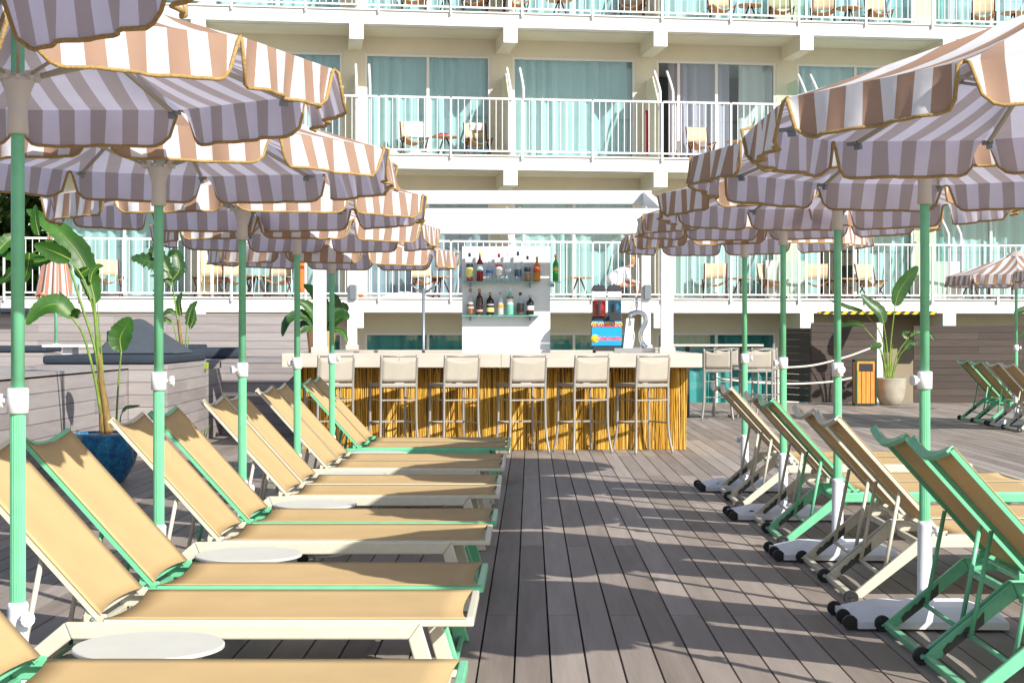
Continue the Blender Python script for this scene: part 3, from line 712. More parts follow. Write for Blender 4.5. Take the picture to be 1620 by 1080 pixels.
MB().tube([(-.05, -.02, .44), (-.05, -.06, .41), (-.05, -.07, .34)], .016, 8).build('spout', M['metal'], tap)
# heater stand left of the panel
hs = thing('stand', 'thin dark metal stand with a forked top behind the bar counter', 'stand', ((670-839.5)*22/2550, 22, 0))
MB().tube([(0, 0, 0), (0, 0, 2.0)], .022, 10).build('pole', M['lampgrey'], hs)
for s in (-1, 1): MB().tube([(0, 0, 1.93), (s*.13, 0, 2.02), (s*.19, 0, 2.08)], .014, 6).build('arm', M['lampgrey'], hs)
MB().box((0, 0, .02), (.4, .4, .035)).build('base', M['lampgrey'], hs, bevel=.005)

# planter on the bar's left end
def crinkle_leaf(mb, base, d, L, w, droop, rnd, n=10):
    """rising leaf that arches over"""
    base = Vector(base); d = Vector(d).normalized(); side = d.cross(Vector((0, 0, 1))).normalized()
    pts = []; p = base.copy(); v = (d*.6+Vector((0, 0, 1))).normalized()
    for i in range(n+1):
        pts.append((p.copy(), v.copy())); v = (v+Vector((0, 0, -droop))*.1+d*.02).normalized(); p = p+v*(L/n)
    b0 = len(mb.v)
    for i, (q, v) in enumerate(pts):
        t = i/n; ww = w*math.sin(math.pi*min(1, t*.94+.04))**.7*(1+.2*rnd.uniform(-1, 1)); up = side.cross(v).normalized()
        mb.v += [q-side*ww+up*ww*.25, q-side*ww*.5+up*ww*.07, q, q+side*ww*.5+up*ww*.07, q+side*ww+up*ww*.25]
    for i in range(n):
        for j in range(4): mb.face((b0+i*5+j, b0+i*5+j+1, b0+(i+1)*5+j+1, b0+(i+1)*5+j), True)
fpx = Vector(((508-839.5)*20.3/2550, 20.3, 0))
fern = thing('potted_plant', 'leafy fern in a tapered wooden planter behind the left end of the bar', 'plant', tuple(fpx))
pl = MB(); n = 10
for k in range(n):
    a = 2*math.pi*k/n; a2 = 2*math.pi*(k+.94)/n
    n0 = len(pl.v)
    for (r, z) in ((.13, 1.0), (.175, 1.42)):
        for aa in (a, a2): pl.v.append(Vector((r*math.cos(aa), r*math.sin(aa), z)))
    pl.face((n0, n0+1, n0+3, n0+2))
pl.build('planter', M['wood'], fern, solid=.02)
MB().box((0, 0, .5), (.34, .34, 1.0)).build('plinth', M['wood'], fern)
MB().lathe([(.0, 1.37), (.165, 1.38), (.165, 1.385), (0, 1.40)], n=16, cap=False).build('soil', M['soil'], fern)
# ------------------------------------------------------------------ bar stools
def bar_stool():
    r = thing('bar_stool', 'x', 'stool')
    w = .215; dp = .215
    # local: faces +y (towards bar); back posts at y=-dp
    for s in (-1, 1):
        MB().tube(bez([(s*(w+.035), -dp-.05, 0), (s*(w+.004), -dp-.005, .28), (s*w, -dp, .78), (s*w, -dp-.035, 1.14)], 6), .0165, 8).build('rear_leg', M['alu'], r)
        MB().tube(bez([(s*(w+.035), dp+.05, 0), (s*(w+.004), dp+.005, .28), (s*w, dp, .78)], 6), .0165, 8).build('front_leg', M['alu'], r)
        MB().span((s*w, -dp, .35), (s*w, dp, .35), .012, .018).build('side_rung', M['alu'], r)
        MB().span((s*w, -dp+.015, .62), (s*w, dp-.015, .62), .010, .014).build('side_rung', M['alu'], r)
        MB().span((s*w, -dp, .79), (s*w, dp+.015, .79), .028, .036).build('seat_rail', M['alu'], r)
    MB().span((-w, dp, .35), (w, dp, .35), .014, .02).build('footrest', M['alu'], r)
    MB().span((-w, -dp, .62), (w, -dp, .62), .012, .016).build('cross_rung', M['alu'], r)
    MB().span((-w+.01, -dp, .79), (w-.01, -dp, .79), .028, .04).span((-w, dp, .79), (w, dp, .79), .028, .036).build('seat_frame', M['alu'], r, bevel=.003)
    MB().grid(lambda u, v: (lerp(-w+.01, w-.01, u), lerp(-dp+.01, dp, v), .80-.04*math.sin(math.pi*u)), 10, 6).build('seat', M['stoolmesh'], r, solid=.006)
    MB().tube([(-w, -dp-.033, 1.125), (w, -dp-.033, 1.125)], .011, 8).build('top_bar', M['alu'], r)
    MB().grid(lambda u, v: (lerp(-w+.012, w-.012, u), -dp-.004-.03*v-.006*math.sin(math.pi*u), lerp(.83, 1.115-.045*math.sin(math.pi*u), v)), 10, 6).build('backrest', M['stoolmesh'], r, solid=.006)
    return r
st0 = bar_stool()
xs = [(503+562)/2, (601+663)/2, (702+760)/2, (806+866)/2, (906+966)/2, (1003+1062)/2]
wh = ['leftmost, behind the last left parasol pole', 'second from the left', 'third from the left, before the white panel edge', 'in front of the bottle shelves, third from the right', 'second from the right, below the drinks machine', 'rightmost, below the thick white post']
for i, x in enumerate(xs):
    Yb = 18.72; rz = R(24+[3, -2, 2, -4, 1, 3][i])
    X = (x-839.5)*Yb/2550
    cx = X-math.sin(rz)*.235; cy = Yb+math.cos(rz)*.235-.06
    lab = 'cream mesh bar stool, '+wh[i]
    if i == 0: st0.location = (cx, cy, 0); st0.rotation_euler = (0, 0, rz); st0['label'] = lab; st0['group'] = 'bar stools along the reed bar'
    else: dup(st0, (cx, cy, 0), rz, lab, 'bar stools along the reed bar')
for i, (x, w, rz) in enumerate(((1135, 'left one', -6), (1196, 'right one', 4))):
    dup(st0, ((x-839.5)*26/2550, 26, 0), R(rz), 'beige high chair at the tall bar table right of the bar, '+w, 'high chairs at the tall table')
for i, (x, w, rz) in enumerate(((1150, 'left one', 176), (1213, 'right one', 185))):
    dup(st0, ((x-839.5)*27.6/2550, 27.5, 0), R(rz), 'beige high chair on the far side of the tall bar table, '+w, 'high chairs at the tall table')
ht = thing('high_table', 'tall bar table with a thin pale top right of the reed bar', 'table', (3.05, 26.75, 0))
MB().box((0, 0, 1.19), (1.55, .6, .035)).build('tabletop', M['stone'], ht, bevel=.005)
for x in (-.45, .45):
    MB().box((x, 0, .6), (.07, .07, 1.14)).build('leg', M['dark'], ht); MB().box((x, 0, .015), (.4, .45, .03)).build('foot_plate', M['dark'], ht)
MB().box((-1.1, 0, 1.14), (.5, .5, .02)).build('side_leaf', M['stone'], ht)

# ------------------------------------------------------------------ sun loungers
W2 = .322; HS = .345
def lounger(mt, kind):
    r = thing('sun_lounger', 'x', 'sun lounger')
    # side rails
    f = MB()
    for s in (-1, 1):
        f.span((0, s*W2, HS), (-1.345, s*W2, HS), .026, .026)
    f.span((-.013, -W2+.013, HS), (-.013, W2-.013, HS), .028, .034)
    f.span((-1.330, -W2+.013, HS-.035), (-1.330, W2-.013, HS-.035), .018, .018)
    f.span((-.35, -W2+.013, HS-.06), (-.35, W2-.013, HS-.06), .022, .022)
    f.build('seat_frame', M[mt], r, bevel=.005)
    def seatfn(u, v):
        y = lerp(-W2-.004, W2+.004, v); k = math.sin(math.pi*v)**.6
        return (lerp(-.024-.025*k, -1.342+.025*k, u), y, HS+.0165-.012*k)
    MB().grid(seatfn, 14, 12).build('seat_fabric', M['fabric'], r, solid=.004)
    # side beams with sloping legs, section .072 x .03
    for s in (-1, 1):
        ya, yb = s*(W2+.0135), s*(W2+.038)
        t = .352; h = .062
        MB().prism([(-.19, t), (-1.48, t), (-1.455, t-h), (-.235, t-h)], ya, yb).build('side_beam', M[mt], r, bevel=.007)
        MB().prism([(-.19, t-.001), (-.235, t-h), (-.155, .004), (-.085, .004)], ya, yb).build('foot_leg', M[mt], r, bevel=.006)
        MB().prism([(-1.48, t-.001), (-1.4555, t-h), (-1.79, .030), (-1.865, .030)], ya, yb).build('head_leg', M[mt], r, bevel=.006)
        # notched rack on the inner face of the head leg
        pts = []
        for i in range(5):
            q = i/4; xx = lerp(-1.60, -1.75, q); zz = lerp(.205, .075, q)+.008
            pts += [(xx, zz+.018), (xx-.022, zz-.012)]
        low = [(-1.765, .050), (-1.60, .180)]
        yi = s*(W2+.0135); MB().prism(pts+low, yi-s*.006, yi).build('rack', M['rack'], r)
        # wheels
        wl = MB().tube([(-1.85, s*(W2+.044), .038), (-1.85, s*(W2+.070), .038)], .038, 20).build('wheel', M['rubber'], r, bevel=.003)
        MB().tube([(-1.85, s*(W2+.068), .038), (-1.85, s*(W2+.074), .038)], .012, 10).build('wheel_hub', M['metal'], wl)
        hg = MB().box((-1.38, s*(W2-.01), HS+.012), (.085, .012, .035)).box((-1.405, s*(W2-.018), HS+.03), (.03, .016, .03)).build('hinge', M[mt], r, bevel=.004)
        MB().tube([(-1.385, s*(W2-.03), HS+.014), (-1.385, s*(W2+.004), HS+.014)], .008, 8).build('bolt', M['metal'], hg)
    MB().span((-1.835, -W2-.012, .035), (-1.835, W2+.012, .035), .032, .03).build('head_crossbar', M[mt], r, bevel=.004)
    MB().span((-.12, -W2-.012, .02), (-.12, W2+.012, .02), .02, .02).build('foot_crossbar', M[mt], r, bevel=.003)
    MB().span((-1.44, -W2-.012, HS-.06), (-1.44, W2+.012, HS-.06), .03, .03).build('hinge_crossbar', M[mt], r, bevel=.003)
    # back
    A = Vector((-1.365, 0, HS+.012)); B = Vector((-1.905, 0, .955)); d = B-A
    bf = MB()
    for s in (-1, 1): bf.span(A+Vector((0, s*(W2-.012), 0)), B+Vector((0, s*(W2-.012), 0)), .022, .019, up=(1, 0, .9))
    nrm = Vector((d.z, 0, -d.x)).normalized()   # faces the sitter (up and towards foot)
    top = [B+Vector((0, lerp(-W2+.012, W2-.012, i/10), 0))-nrm*(.04*math.sin(math.pi*i/10))-d.normalized()*(.022*math.sin(math.pi*i/10)) for i in range(11)]
    for p, q in zip(top[:-1], top[1:]): bf.span(p, q, .034, .02, up=d)
    bot = A+d*.03; bf.span(bot+Vector((0, -W2+.02, 0))-nrm*.025, bot+Vector((0, W2-.02, 0))-nrm*.025, .014, .014, up=d)
    bfo = bf.build('back_frame', M[mt], r)
    def backfn(u, v):
        y = lerp(-W2+.003, W2-.003, v); k = math.sin(math.pi*v)**.7
        a0 = .005+.03*k; p = A+d*lerp(a0, 1-.035*k+.005, u)
        sag = -.010*k-.028*k*max(0, (u-.75)/.25)**1.6
        return p+Vector((0, y, 0))+nrm*(.014+sag)
    MB().grid(backfn, 14, 12).build('back_fabric', M['fabric'], r, solid=.004)
    # prop
    P1 = A+d*.38-nrm*.014; P2 = Vector((-1.665, 0, .135))
    pr = MB()
    for s in (-1, 1): pr.tube([P1+Vector((0, s*(W2-.03), 0)), P2+Vector((0, s*(W2-.025), 0))], .0105, 8)
    pr.tube([P2+Vector((0, -W2+.0, 0)), P2+Vector((0, W2-.0, 0))], .0105, 8)
    pr.build('prop', M[mt], r)
    P3 = A+d*.16-nrm*.014
    return r
protos = {'mint': lounger('mint', 0), 'cream': lounger('cream', 1)}
firstuse = {}
def place_lounger(mt, x, y, rz, label, grp):
    o = protos[mt]
    if mt not in firstuse: firstuse[mt] = 1; q = o; q.location = (x, y, 0); q.rotation_euler = (0, 0, rz); q['label'] = label; q['group'] = grp
    else: dup(o, (x, y, 0), rz, label, grp)
cn = {'mint': 'mint', 'cream': 'cream'}
GL, GR = 'sun loungers in the left row', 'sun loungers in the right row'
left = [('mint', 4.80, 'nearest of all, cut off by the bottom edge'), ('cream', 6.19, 'first fully visible one, paired with a mint one'), ('mint', 6.96, 'behind the first fully visible cream one'), ('cream', 8.43, 'of the pair beside the blue pot'), ('mint', 9.20, 'of the pair beside the blue pot'),
        ('cream', 10.69, 'nearer one of the third full pair'), ('cream', 11.46, 'farther one of the third full pair'), ('cream', 12.75, 'nearer one of the fourth full pair'), ('cream', 13.50, 'farther one of the fourth full pair'), ('mint', 14.95, 'nearer one of the last pair before the bar'), ('mint', 15.68, 'farther one of the last pair before the bar')]
for i, (m_, y, w) in enumerate(left):
    place_lounger(m_, -.20+random.uniform(-.01, .01), y, R(random.uniform(-.4, .4)), '%s framed lounger, left row, %s' % (cn[m_], w), GL)
right = [('mint', 6.42, 'nearest one, cut by the right edge'), ('mint', 7.18, 'second one, behind the nearest green lounger'), ('cream', 8.66, 'nearer of the cream pair behind the nearest base'), ('cream', 9.42, 'farther of the cream pair behind the nearest base'),
         ('mint', 10.90, 'green one paired with a cream lounger'), ('cream', 11.65, 'cream one directly behind the paired green lounger'), ('cream', 13.10, 'nearer one of the last pair towards the bar'), ('cream', 13.83, 'farther one of the last pair towards the bar')]
for i, (m_, y, w) in enumerate(right):
    place_lounger(m_, 3.50, y, R(random.uniform(-.4, .4)), '%s framed lounger, right row, %s' % (cn[m_], w), GR)
GF = 'sun loungers by the far right wall'
for i, (m_, x, y, w) in enumerate((('mint', 6.87+1.88, 25.55, 'farther green one'), ('mint', 6.87+1.88, 24.78, 'nearer green one'), ('cream', 6.83+1.88, 23.75, 'farther cream one'), ('cream', 6.83+1.88, 23.0, 'nearer cream one, at the right edge'))):
    place_lounger(m_, x, y, 0, '%s framed lounger by the far right wall, %s' % (cn[m_], w), GF)

# side tables between the pairs
def side_table():
    r = thing('side_table', 'x', 'table')
    MB().lathe([(.245, .322), (.254, .326), (.254, .335), (.251, .338)], n=64, smooth=False).build('tabletop', M['tabletop'], r)
    for k in range(3):
        a = k*2.094+.5; MB().tube([(.17*math.cos(a), .17*math.sin(a), .325), (.20*math.cos(a), .20*math.sin(a), 0)], .010, 8).build('leg', M['tabletop'], r)
    MB().tube([(.19*math.cos(2*math.pi*k/24), .19*math.sin(2*math.pi*k/24), .03) for k in range(24)], .007, 6, closed=True).build('base_ring', M['tabletop'], r)
    return r
tb = side_table()
for i, (x, y, w) in enumerate(((-1.30, 5.49, 'nearest one in the foreground'), (-1.355, 7.75, 'second one from the front'), (-1.335, 10.02, 'third one from the front'), (-1.335, 12.12, 'fourth one from the front'), (-1.345, 14.27, 'farthest one before the last green loungers'))):
    lab = 'round white side table between left row loungers, '+w
    if i == 0: tb.location = (x, y, 0); tb['label'] = lab; tb['group'] = 'round side tables in the left row'
    else: dup(tb, (x, y, 0), i*1.1, lab, 'round side tables in the left row')

# ------------------------------------------------------------------ parasols
NP = 10; RAD = 1.07; RISE = .36
def canopy_meshes(seed):
    rnd = random.Random(seed); c = MB(); tr = MB(); an = math.pi/NP; ap = RAD*math.cos(an); he = RAD*math.sin(an)
    flap = .143
    for k in range(NP):
        a = 2*math.pi*k/NP; ca, sa = math.cos(a), math.sin(a)
        def P(r, l, z): return Vector((ca*r-sa*l, sa*r+ca*l, z))
        def top(u, v):   # u radial 0..1, v lateral 0..1
            r = ap*u; l = (v-.5)*2*he*u; sag = -.035*math.sin(math.pi*u)*(1-(2*v-1)**2)*1.0
            z = RISE*(1-u)**1.08+sag
            return P(r, l, z)
        c.grid(top, 10, 10, lambda u, v: ((v-.5)*2*he*u, u))
        ph = rnd.random()*6; sw = rnd.uniform(-.012, .02); sk = rnd.uniform(-.02, .02)
        def edge(v):    # bottom length of flap: rounded corners
            e = abs(2*v-1); e2 = max(0, (e-.72)/.28); return flap*(1-.92*(1-math.sqrt(max(0, 1-e2*e2)))*1.0)
        def fl(u, v):
            ins = 1-.035*u*abs(2*v-1)
            l = (v-.5)*2*he*ins+sk*u; L = edge(v)*u
            wob = .016*math.sin(v*15+ph)*u+.010*math.sin(v*33+ph*2)*u
            return P(ap+.012*u+wob+sw*u, l, -L)
        vs = 22
        c.grid(fl, 5, vs, lambda u, v: ((v-.5)*2*he, 1+u*.1))
        pts = [fl(1, i/vs) for i in range(vs+1)]
        pts = [fl(0.02, 0)]+pts+[fl(0.02, 1)]
        tr.tube(pts, .0064, 6)
    # crown cap
    c.lathe([(.16, RISE*.83), (.10, RISE*.98), (.05, RISE+.02), (.0, RISE+.035)], n=NP, cap=False)
    return c, tr
cv = [canopy_meshes(s) for s in (1, 2, 3, 4, 5)]
cvm = []
for c, t in cv:
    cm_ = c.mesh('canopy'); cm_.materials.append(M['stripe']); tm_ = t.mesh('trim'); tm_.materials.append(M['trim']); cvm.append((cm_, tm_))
def shared(name, me, parent, loc=(0, 0, 0), rot=(0, 0, 0)):
    o = bpy.data.objects.new(name, me); COL.objects.link(o); o.parent = parent; o.location = loc; o.rotation_euler = rot; return o
def baked(mb, name, mt):
    me = mb.mesh(name); me.materials.append(mt); return me
hubm = baked(MB().lathe([(.030, 0), (.036, .004), (.033, .06), (.033, .11), (.045, .15), (.055, .175), (.056, .19), (.030, .195), (.030, .205)], n=20), 'runner_hub', M['hub'])
hubt = MB()
for k in range(NP):
    a = 2*math.pi*k/NP; hubt.box((.062*math.cos(a), .062*math.sin(a), .195), (.03, .012, .03), Matrix.Rotation(a, 3, 'Z'))
hubtm = baked(hubt, 'hub_joint', M['hub'])
an = math.pi/NP
ribm = baked(MB().span((.03, 0, RISE-.06), (RAD-.05, 0, -.022), .012, .016), 'rib', M['strut'])
capm = baked(MB().box((RAD-.05, 0, -.018), (.05, .032, .012)).box((RAD-.07, 0, -.034), (.03, .016, .02)), 'rib_end', M['lampgrey'])
strm = None
collm = baked(MB().lathe([(.031, -.043), (.036, -.04), (.036, .04), (.031, .043)], n=20), 'collar', M['white'])
knb = MB().tube([(.034, 0, 0), (.055, 0, 0)], .009, 8)
for k in range(12):
    a = 2*math.pi*k/12; knb.tube([(.052, .016*math.cos(a), .016*math.sin(a)), (.072, .019*math.cos(a), .019*math.sin(a))], .0075, 6)
knb.tube([(.053, 0, 0), (.071, 0, 0)], .019, 14)
knbm = baked(knb, 'knob', M['white'])
bs = MB()   # wedge base: trapezoid footprint, sloped to a ridge
fo = [(-.37, -.24), (.33, -.27), (.36, 0), (.33, .27), (-.37, .24)]
n0 = len(bs.v)
for (x, y) in fo: bs.v.append(Vector((x, y, .012)))
for (x, y) in fo: bs.v.append(Vector((x, y, .045)))
for (x, y) in [(q[0]*.62, q[1]*.5) for q in fo]: bs.v.append(Vector((x, y, .095)))
for lv in (0, 5):
    for i in range(5): j = (i+1) % 5; bs.face((lv+i, lv+j, lv+5+j, lv+5+i))
bs.face((10, 11, 12, 13, 14)); bs.face((4, 3, 2, 1, 0))
basem = baked(bs, 'base', M['whitebase'])
slvm = baked(MB().lathe([(.060, .09), (.048, .10), (.036, .115), (.0345, .47), (.036, .48), (.030, .49)], n=22), 'sleeve', M['whitebase'])
ribp = MB(); 
prof = []
for k in range(40):
    a = 2*math.pi*k/40; prof.append(.0262 if k % 2 else .0242)
def fluted(z0, z1):
    mb = MB(); n = 40
    for z in (z0, z1):
        for k in range(n):
            a = 2*math.pi*k/n; mb.v.append(Vector((prof[k]*math.cos(a), prof[k]*math.sin(a), z)))
    for k in range(n): mb.face((k, (k+1) % n, n+(k+1) % n, n+k))
    return mb
flm = baked(fluted(.48, 1.14), 'lower_pole', M['mint'])
whm = baked(MB().tube([(0, -.0125, 0), (0, .0125, 0)], .035, 18), 'wheel', M['rubber'])
ntm = baked(MB().box((0, 0, 0), (.05, .035, .03)), 'wheel_bracket', M['whitebase'])
def parasol(x, y, zb, hubz, label, grp, seed=0, kn=0, lean=(0, 0), flip=1, withbase=True, crot=None, sx=1.0):
    t = thing('parasol', label, 'parasol', (x, y, 0), 0, grp)
    zf = zb+.143
    shared('lower_pole', flm, t)
    MB().tube([(0, 0, 1.13), (0, 0, zf+RISE-.02)], .0225, 18).build('upper_pole', M['mint'], t)
    co = shared('collar', collm, t, (0, 0, 1.17)); shared('knob', knbm, co, (0, 0, 0), (0, 0, kn))
    rb = (seed*.37 if crot is None else crot)
    cm_, tm_ = cvm[seed % 5]
    tilt = (R(lean[0]), R(lean[1]), rb)
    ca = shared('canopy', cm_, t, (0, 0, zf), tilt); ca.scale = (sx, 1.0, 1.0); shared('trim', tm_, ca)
    for k in range(NP):
        a = rb+an+2*math.pi*k/NP
        rr = shared('rib', ribm, t, (0, 0, zf), tuple((Euler(tilt).to_matrix() @ Matrix.Rotation(a-rb, 3, 'Z')).to_euler())); shared('rib_end', capm, rr)
    hb = shared('runner_hub', hubm, t, (0, 0, hubz)); shared('hub_joint', hubtm, hb, (0, 0, 0), (0, 0, rb+an))
    zs = zf-hubz
    me = baked(MB().tube([(.065, 0, .195), (RAD*.52, 0, zs+RISE*.44-.03)], .0065, 6), 'strut', M['strut'])
    for k in range(NP): shared('strut', me, t, (0, 0, hubz), (0, 0, rb+an+2*math.pi*k/NP))
    rz = 0 if flip > 0 else math.pi
    b_ = shared('base', basem, t, (0, 0, 0), (0, 0, rz)); [shared('wheel', whm, b_, (-.40, wy, .035)) for wy in (-.20, -.03, .20)]; [shared('wheel_bracket', ntm, b_, (-.375, wy, .035)) for wy in (-.17, .17)]
    s_ = shared('sleeve', slvm, t); shared('knob', knbm, s_, (0, 0, .44), (0, 0, kn+2.4))
    return t
GPL, GPR = 'striped parasols of the left row', 'striped parasols of the right row'
lp = [(-1.76, 3.25, 2.14, 2.07, 'only its shaded canopy edge showing in the top left corner', 1.0), (-1.734, 5.45, 2.145, 2.07, 'largest pole, before the blue potted plant', 3.1), (-1.765, 7.65, 2.11, 2.0, 'second pole from the left edge', .1),
      (-1.78, 9.95, 2.08, 1.97, 'third pole from the left edge', 3.6), (-1.753, 12.1, 2.05, 1.98, 'fourth pole, beside the potted fern', 2.7), (-1.757, 14.25, 1.985, 1.92, 'farthest, its pole before the leftmost bar stool', -.1)]
rots = [R(q) for q in (16, 18, 0, 6, 30, 22)]
for i, (x, y, zb, hz, w, kn) in enumerate(lp):
    parasol(x, y, zb, hz, 'striped parasol, left row, '+w, GPL, i, kn, lean=((0, 0) if i == 0 else (random.uniform(-1.2, 1.2), random.uniform(-1.2, 1.2))), flip=-1, crot=rots[i], sx=(1, 1, 1.065, 1.08, 1.0, 1.02)[i])
rp = [(1.91, 5.6, 2.07, 2.03, 'nearest one, filling the top right corner', 0), (1.907, 7.8, 2.085, 2.02, 'pole standing behind the two nearest green loungers', 3.5), (1.919, 10.08, 2.12, 2.04, 'second pole from the right, its collar knob facing the camera', -1.4),
      (1.911, 12.2, 2.15, 2.06, 'third pole from the right', 3.3), (1.909, 14.38, 2.14, 2.07, 'farthest pole, nearest the bar', .0)]
for i, (x, y, zb, hz, w, kn) in enumerate(rp):
    parasol(x, y, zb, hz, 'striped parasol, right row, '+w, GPR, i+2, kn, lean=((-1, -3) if i == 0 else (random.uniform(-1.2, 1.2), random.uniform(-1.2, 1.2))), flip=1, crot=R((2, 18, 23, 0, 4)[i]), sx=(1.07, 1.07, 1.07, 1.06, 1.02)[i])
parasol(7.32, 24.3, 2.1, 2.05, 'distant striped parasol over the far right loungers, farther canopy', 'distant striped parasols at the right edge', 1, 0)
parasol(7.75, 22.1, 2.1, 2.05, 'distant striped parasol cut by the right edge, nearer canopy', 'distant striped parasols at the right edge', 2, 0)
# closed parasol at left
cp = thing('closed_parasol', 'folded striped parasol on the raised wooden terrace at left', 'parasol', (-6.95, 23.6, .95))
MB().tube([(0, 0, .05), (0, 0, 2.2)], .022, 10).build('pole', M['mint'], cp)
def foldfn(u, v):
    a = u*2*math.pi; r = (.03+.17*v**.9)*(1+.22*math.sin(a*9)+.06*math.sin(a*4+1)); return (r*math.cos(a)*1.1-.04*v, r*math.sin(a)*.8, 2.22-1.22*v+.05*math.sin(a*5)*v)
MB().grid(foldfn, 72, 10, lambda u, v: (u*1.3, v)).build('folded_canopy', M['stripe2'], cp)
MB().lathe([(.20, 0), (.20, .05), (.05, .07), (.05, .28), (.03, .29)], n=18).build('base', M['white'], cp)

# ------------------------------------------------------------------ left timber terrace
o = MB(); plank_wall(o, (-4.56, -3), (-4.56, 18.2), 0, 1.0); o.box((-4.80, 7.6, 1.012), (.52, 21.2, .03)); o.box((-4.72, 7.6, .49), (.26, 21.1, .98))
tag(o.build('timber_wall', M['plank'], bevel=0), 'long low grey plank wall running along the left side behind the blue pot', 'wall')
o = MB(); plank_wall(o, (-4.54, 18.2), (-4.13, 18.2), 0, 1.04); plank_wall(o, (-4.12, 18.22), (-4.24, 21.0), 0, 1.04)
o.prism([(-4.6, 18.22), (-4.15, 18.22), (-4.265, 20.97), (-5.6, 20.97), (-5.6, 18.22)], .02, 1.035, 'z')
tag(o.build('daybed_base', M['plank']), 'raised grey plank daybed base with dark cushions on top', 'daybed')
o = MB(); plank_wall(o, (-4.26, 22.2), (-2.6, 22.2), 0, 1.02); plank_wall(o, (-2.6, 22.2), (-2.6, 26.9), 0, 1.02); plank_wall(o, (-4.26, 21.0), (-4.26, 22.2), 0, .92); o.prism([(-6.5, 22.22), (-2.63, 22.22), (-2.63, 26.9), (-6.5, 26.9)], .02, 1.015, 'z')
tag(o.build('timber_planter_wall', M['plank']), 'stepped grey plank box between the daybed and the bar', 'planter')
o = MB().prism([(-15, 21.0), (-6.5, 21.0), (-6.5, 27.4), (-15, 27.4)], -.9, .93, 'z'); o.prism([(-15, -3), (-8.02, -3), (-8.02, 20.98), (-15, 20.98)], -.9, .93, 'z'); o.prism([(-8.01, 18.22), (-5.62, 18.22), (-5.62, 20.98), (-8.01, 20.98)], -.9, .928, 'z'); o.prism([(-8.0, -3), (-5.1, -3), (-5.1, 18.1), (-8.0, 18.1)], -.9, .93, 'z')
struct(o.build('terrace', M['plank']))
o = MB(); plank_wall(o, (-15, 27.5), (-3.72, 27.5), .0, 1.72); o.box((-9.4, 27.6, .87), (11.3, .12, 1.7))
tag(o.build('back_plank_wall', M['plank']), 'tall grey plank wall behind the left terrace below the lowest balcony', 'wall')
def cushion(name, c, d, mt, label, rz=0):
    o = MB().box((0, 0, d[2]/2), d).build(name, M[mt], None, c, (0, 0, rz), bevel=min(d)*.3); o.modifiers['bevel'].segments = 4
    for p in o.data.polygons: p.use_smooth = True
    return tag(o, label, 'cushion')
cushion('seat_cushion', (-4.88, 19.6, 1.04), (1.36, 2.5, .10), 'cushion', 'long slate blue mattress on the plank daybed')
wd = MB(); A0 = px(165, 565, 20.2); 
wd.v = [Vector(p) for p in ((-.50, -.5, 0), (.56, -.5, 0), (.56, .5, 0), (-.50, .5, 0), (-.12, .0, .42), (-.04, .0, .43), (-.02, .25, .41), (-.10, .25, .41))]
for q in ((3, 2, 1, 0), (4, 5, 6, 7), (0, 1, 5, 4), (1, 2, 6, 5), (2, 3, 7, 6), (3, 0, 4, 7)): wd.face(q)
o = wd.build('wedge_cushion', M['cushion2'], None, ((228-839.5)*20/2550, 19.9, 1.145), bevel=.035); o.modifiers['bevel'].segments = 3
tag(o, 'large grey pyramid shaped cushion standing on the daybed', 'cushion')
cushion('seat_cushion', (-4.85, 24.6, 1.02), (.9, 1.7, .15), 'cushion', 'slate blue cushion behind the second potted palm', R(8))
for i, (x0, x1, yy, w) in enumerate(((-9.4, -6.8, 22.9, 'left one, under the closed parasol'), (-6.5, -5.2, 25.4, 'right one, behind the daybed'))):
    o = MB(); plank_wall(o, (x0, yy-.4), (x1, yy-.4), .93, 1.12); o.box(((x0+x1)/2, yy+.02, 1.03), (x1-x0, .78, .18)); tag(o.build('bench', M['plank']), 'low grey plank bench on the raised terrace, '+w, 'bench', 'plank benches on the terrace')
    cushion('bench_cushion', ((x0+x1)/2, yy, 1.125), (x1-x0+.05, .82, .09), 'cushion', 'flat slate blue cushion on the terrace bench, '+w)
for i, (x, y, w) in enumerate(((-6.15, 21.55, 'left one with the closed parasol behind it'), (-5.55, 22.3, 'right one carrying a dark box'))):
    t = thing('low_table', 'low white table on the left terrace, '+w, 'table', (x, y, .93), 0, 'low white tables on the terrace')
    MB().box((0, 0, .295), (.62, .5, .035)).build('tabletop', M['white'], t, bevel=.004); MB().box((0, 0, .14), (.13, .3, .275)).build('pedestal', M['white'], t)
o = MB().box((0, 0, .09), (.30, .16, .18)).build('storage_box', M['cushion'], None, (-5.70, 22.3, 1.245), bevel=.02); tag(o, 'dark blue box on the right low white table', 'box')
cushion('back_cushion', (-9.2, 27.35, 1.735), (1.4, .4, .08), 'cushion', 'dark cushion lying on the back plank wall at the left edge')
o = MB().box((0, 0, .04), (.10, .06, .09)).build('wall_light', M['midrib'], None, ((325-839.5)*20.9/2550, 20.85, .93), bevel=.01); tag(o, 'small yellowish wall light at the corner of the daybed base', 'lamp')

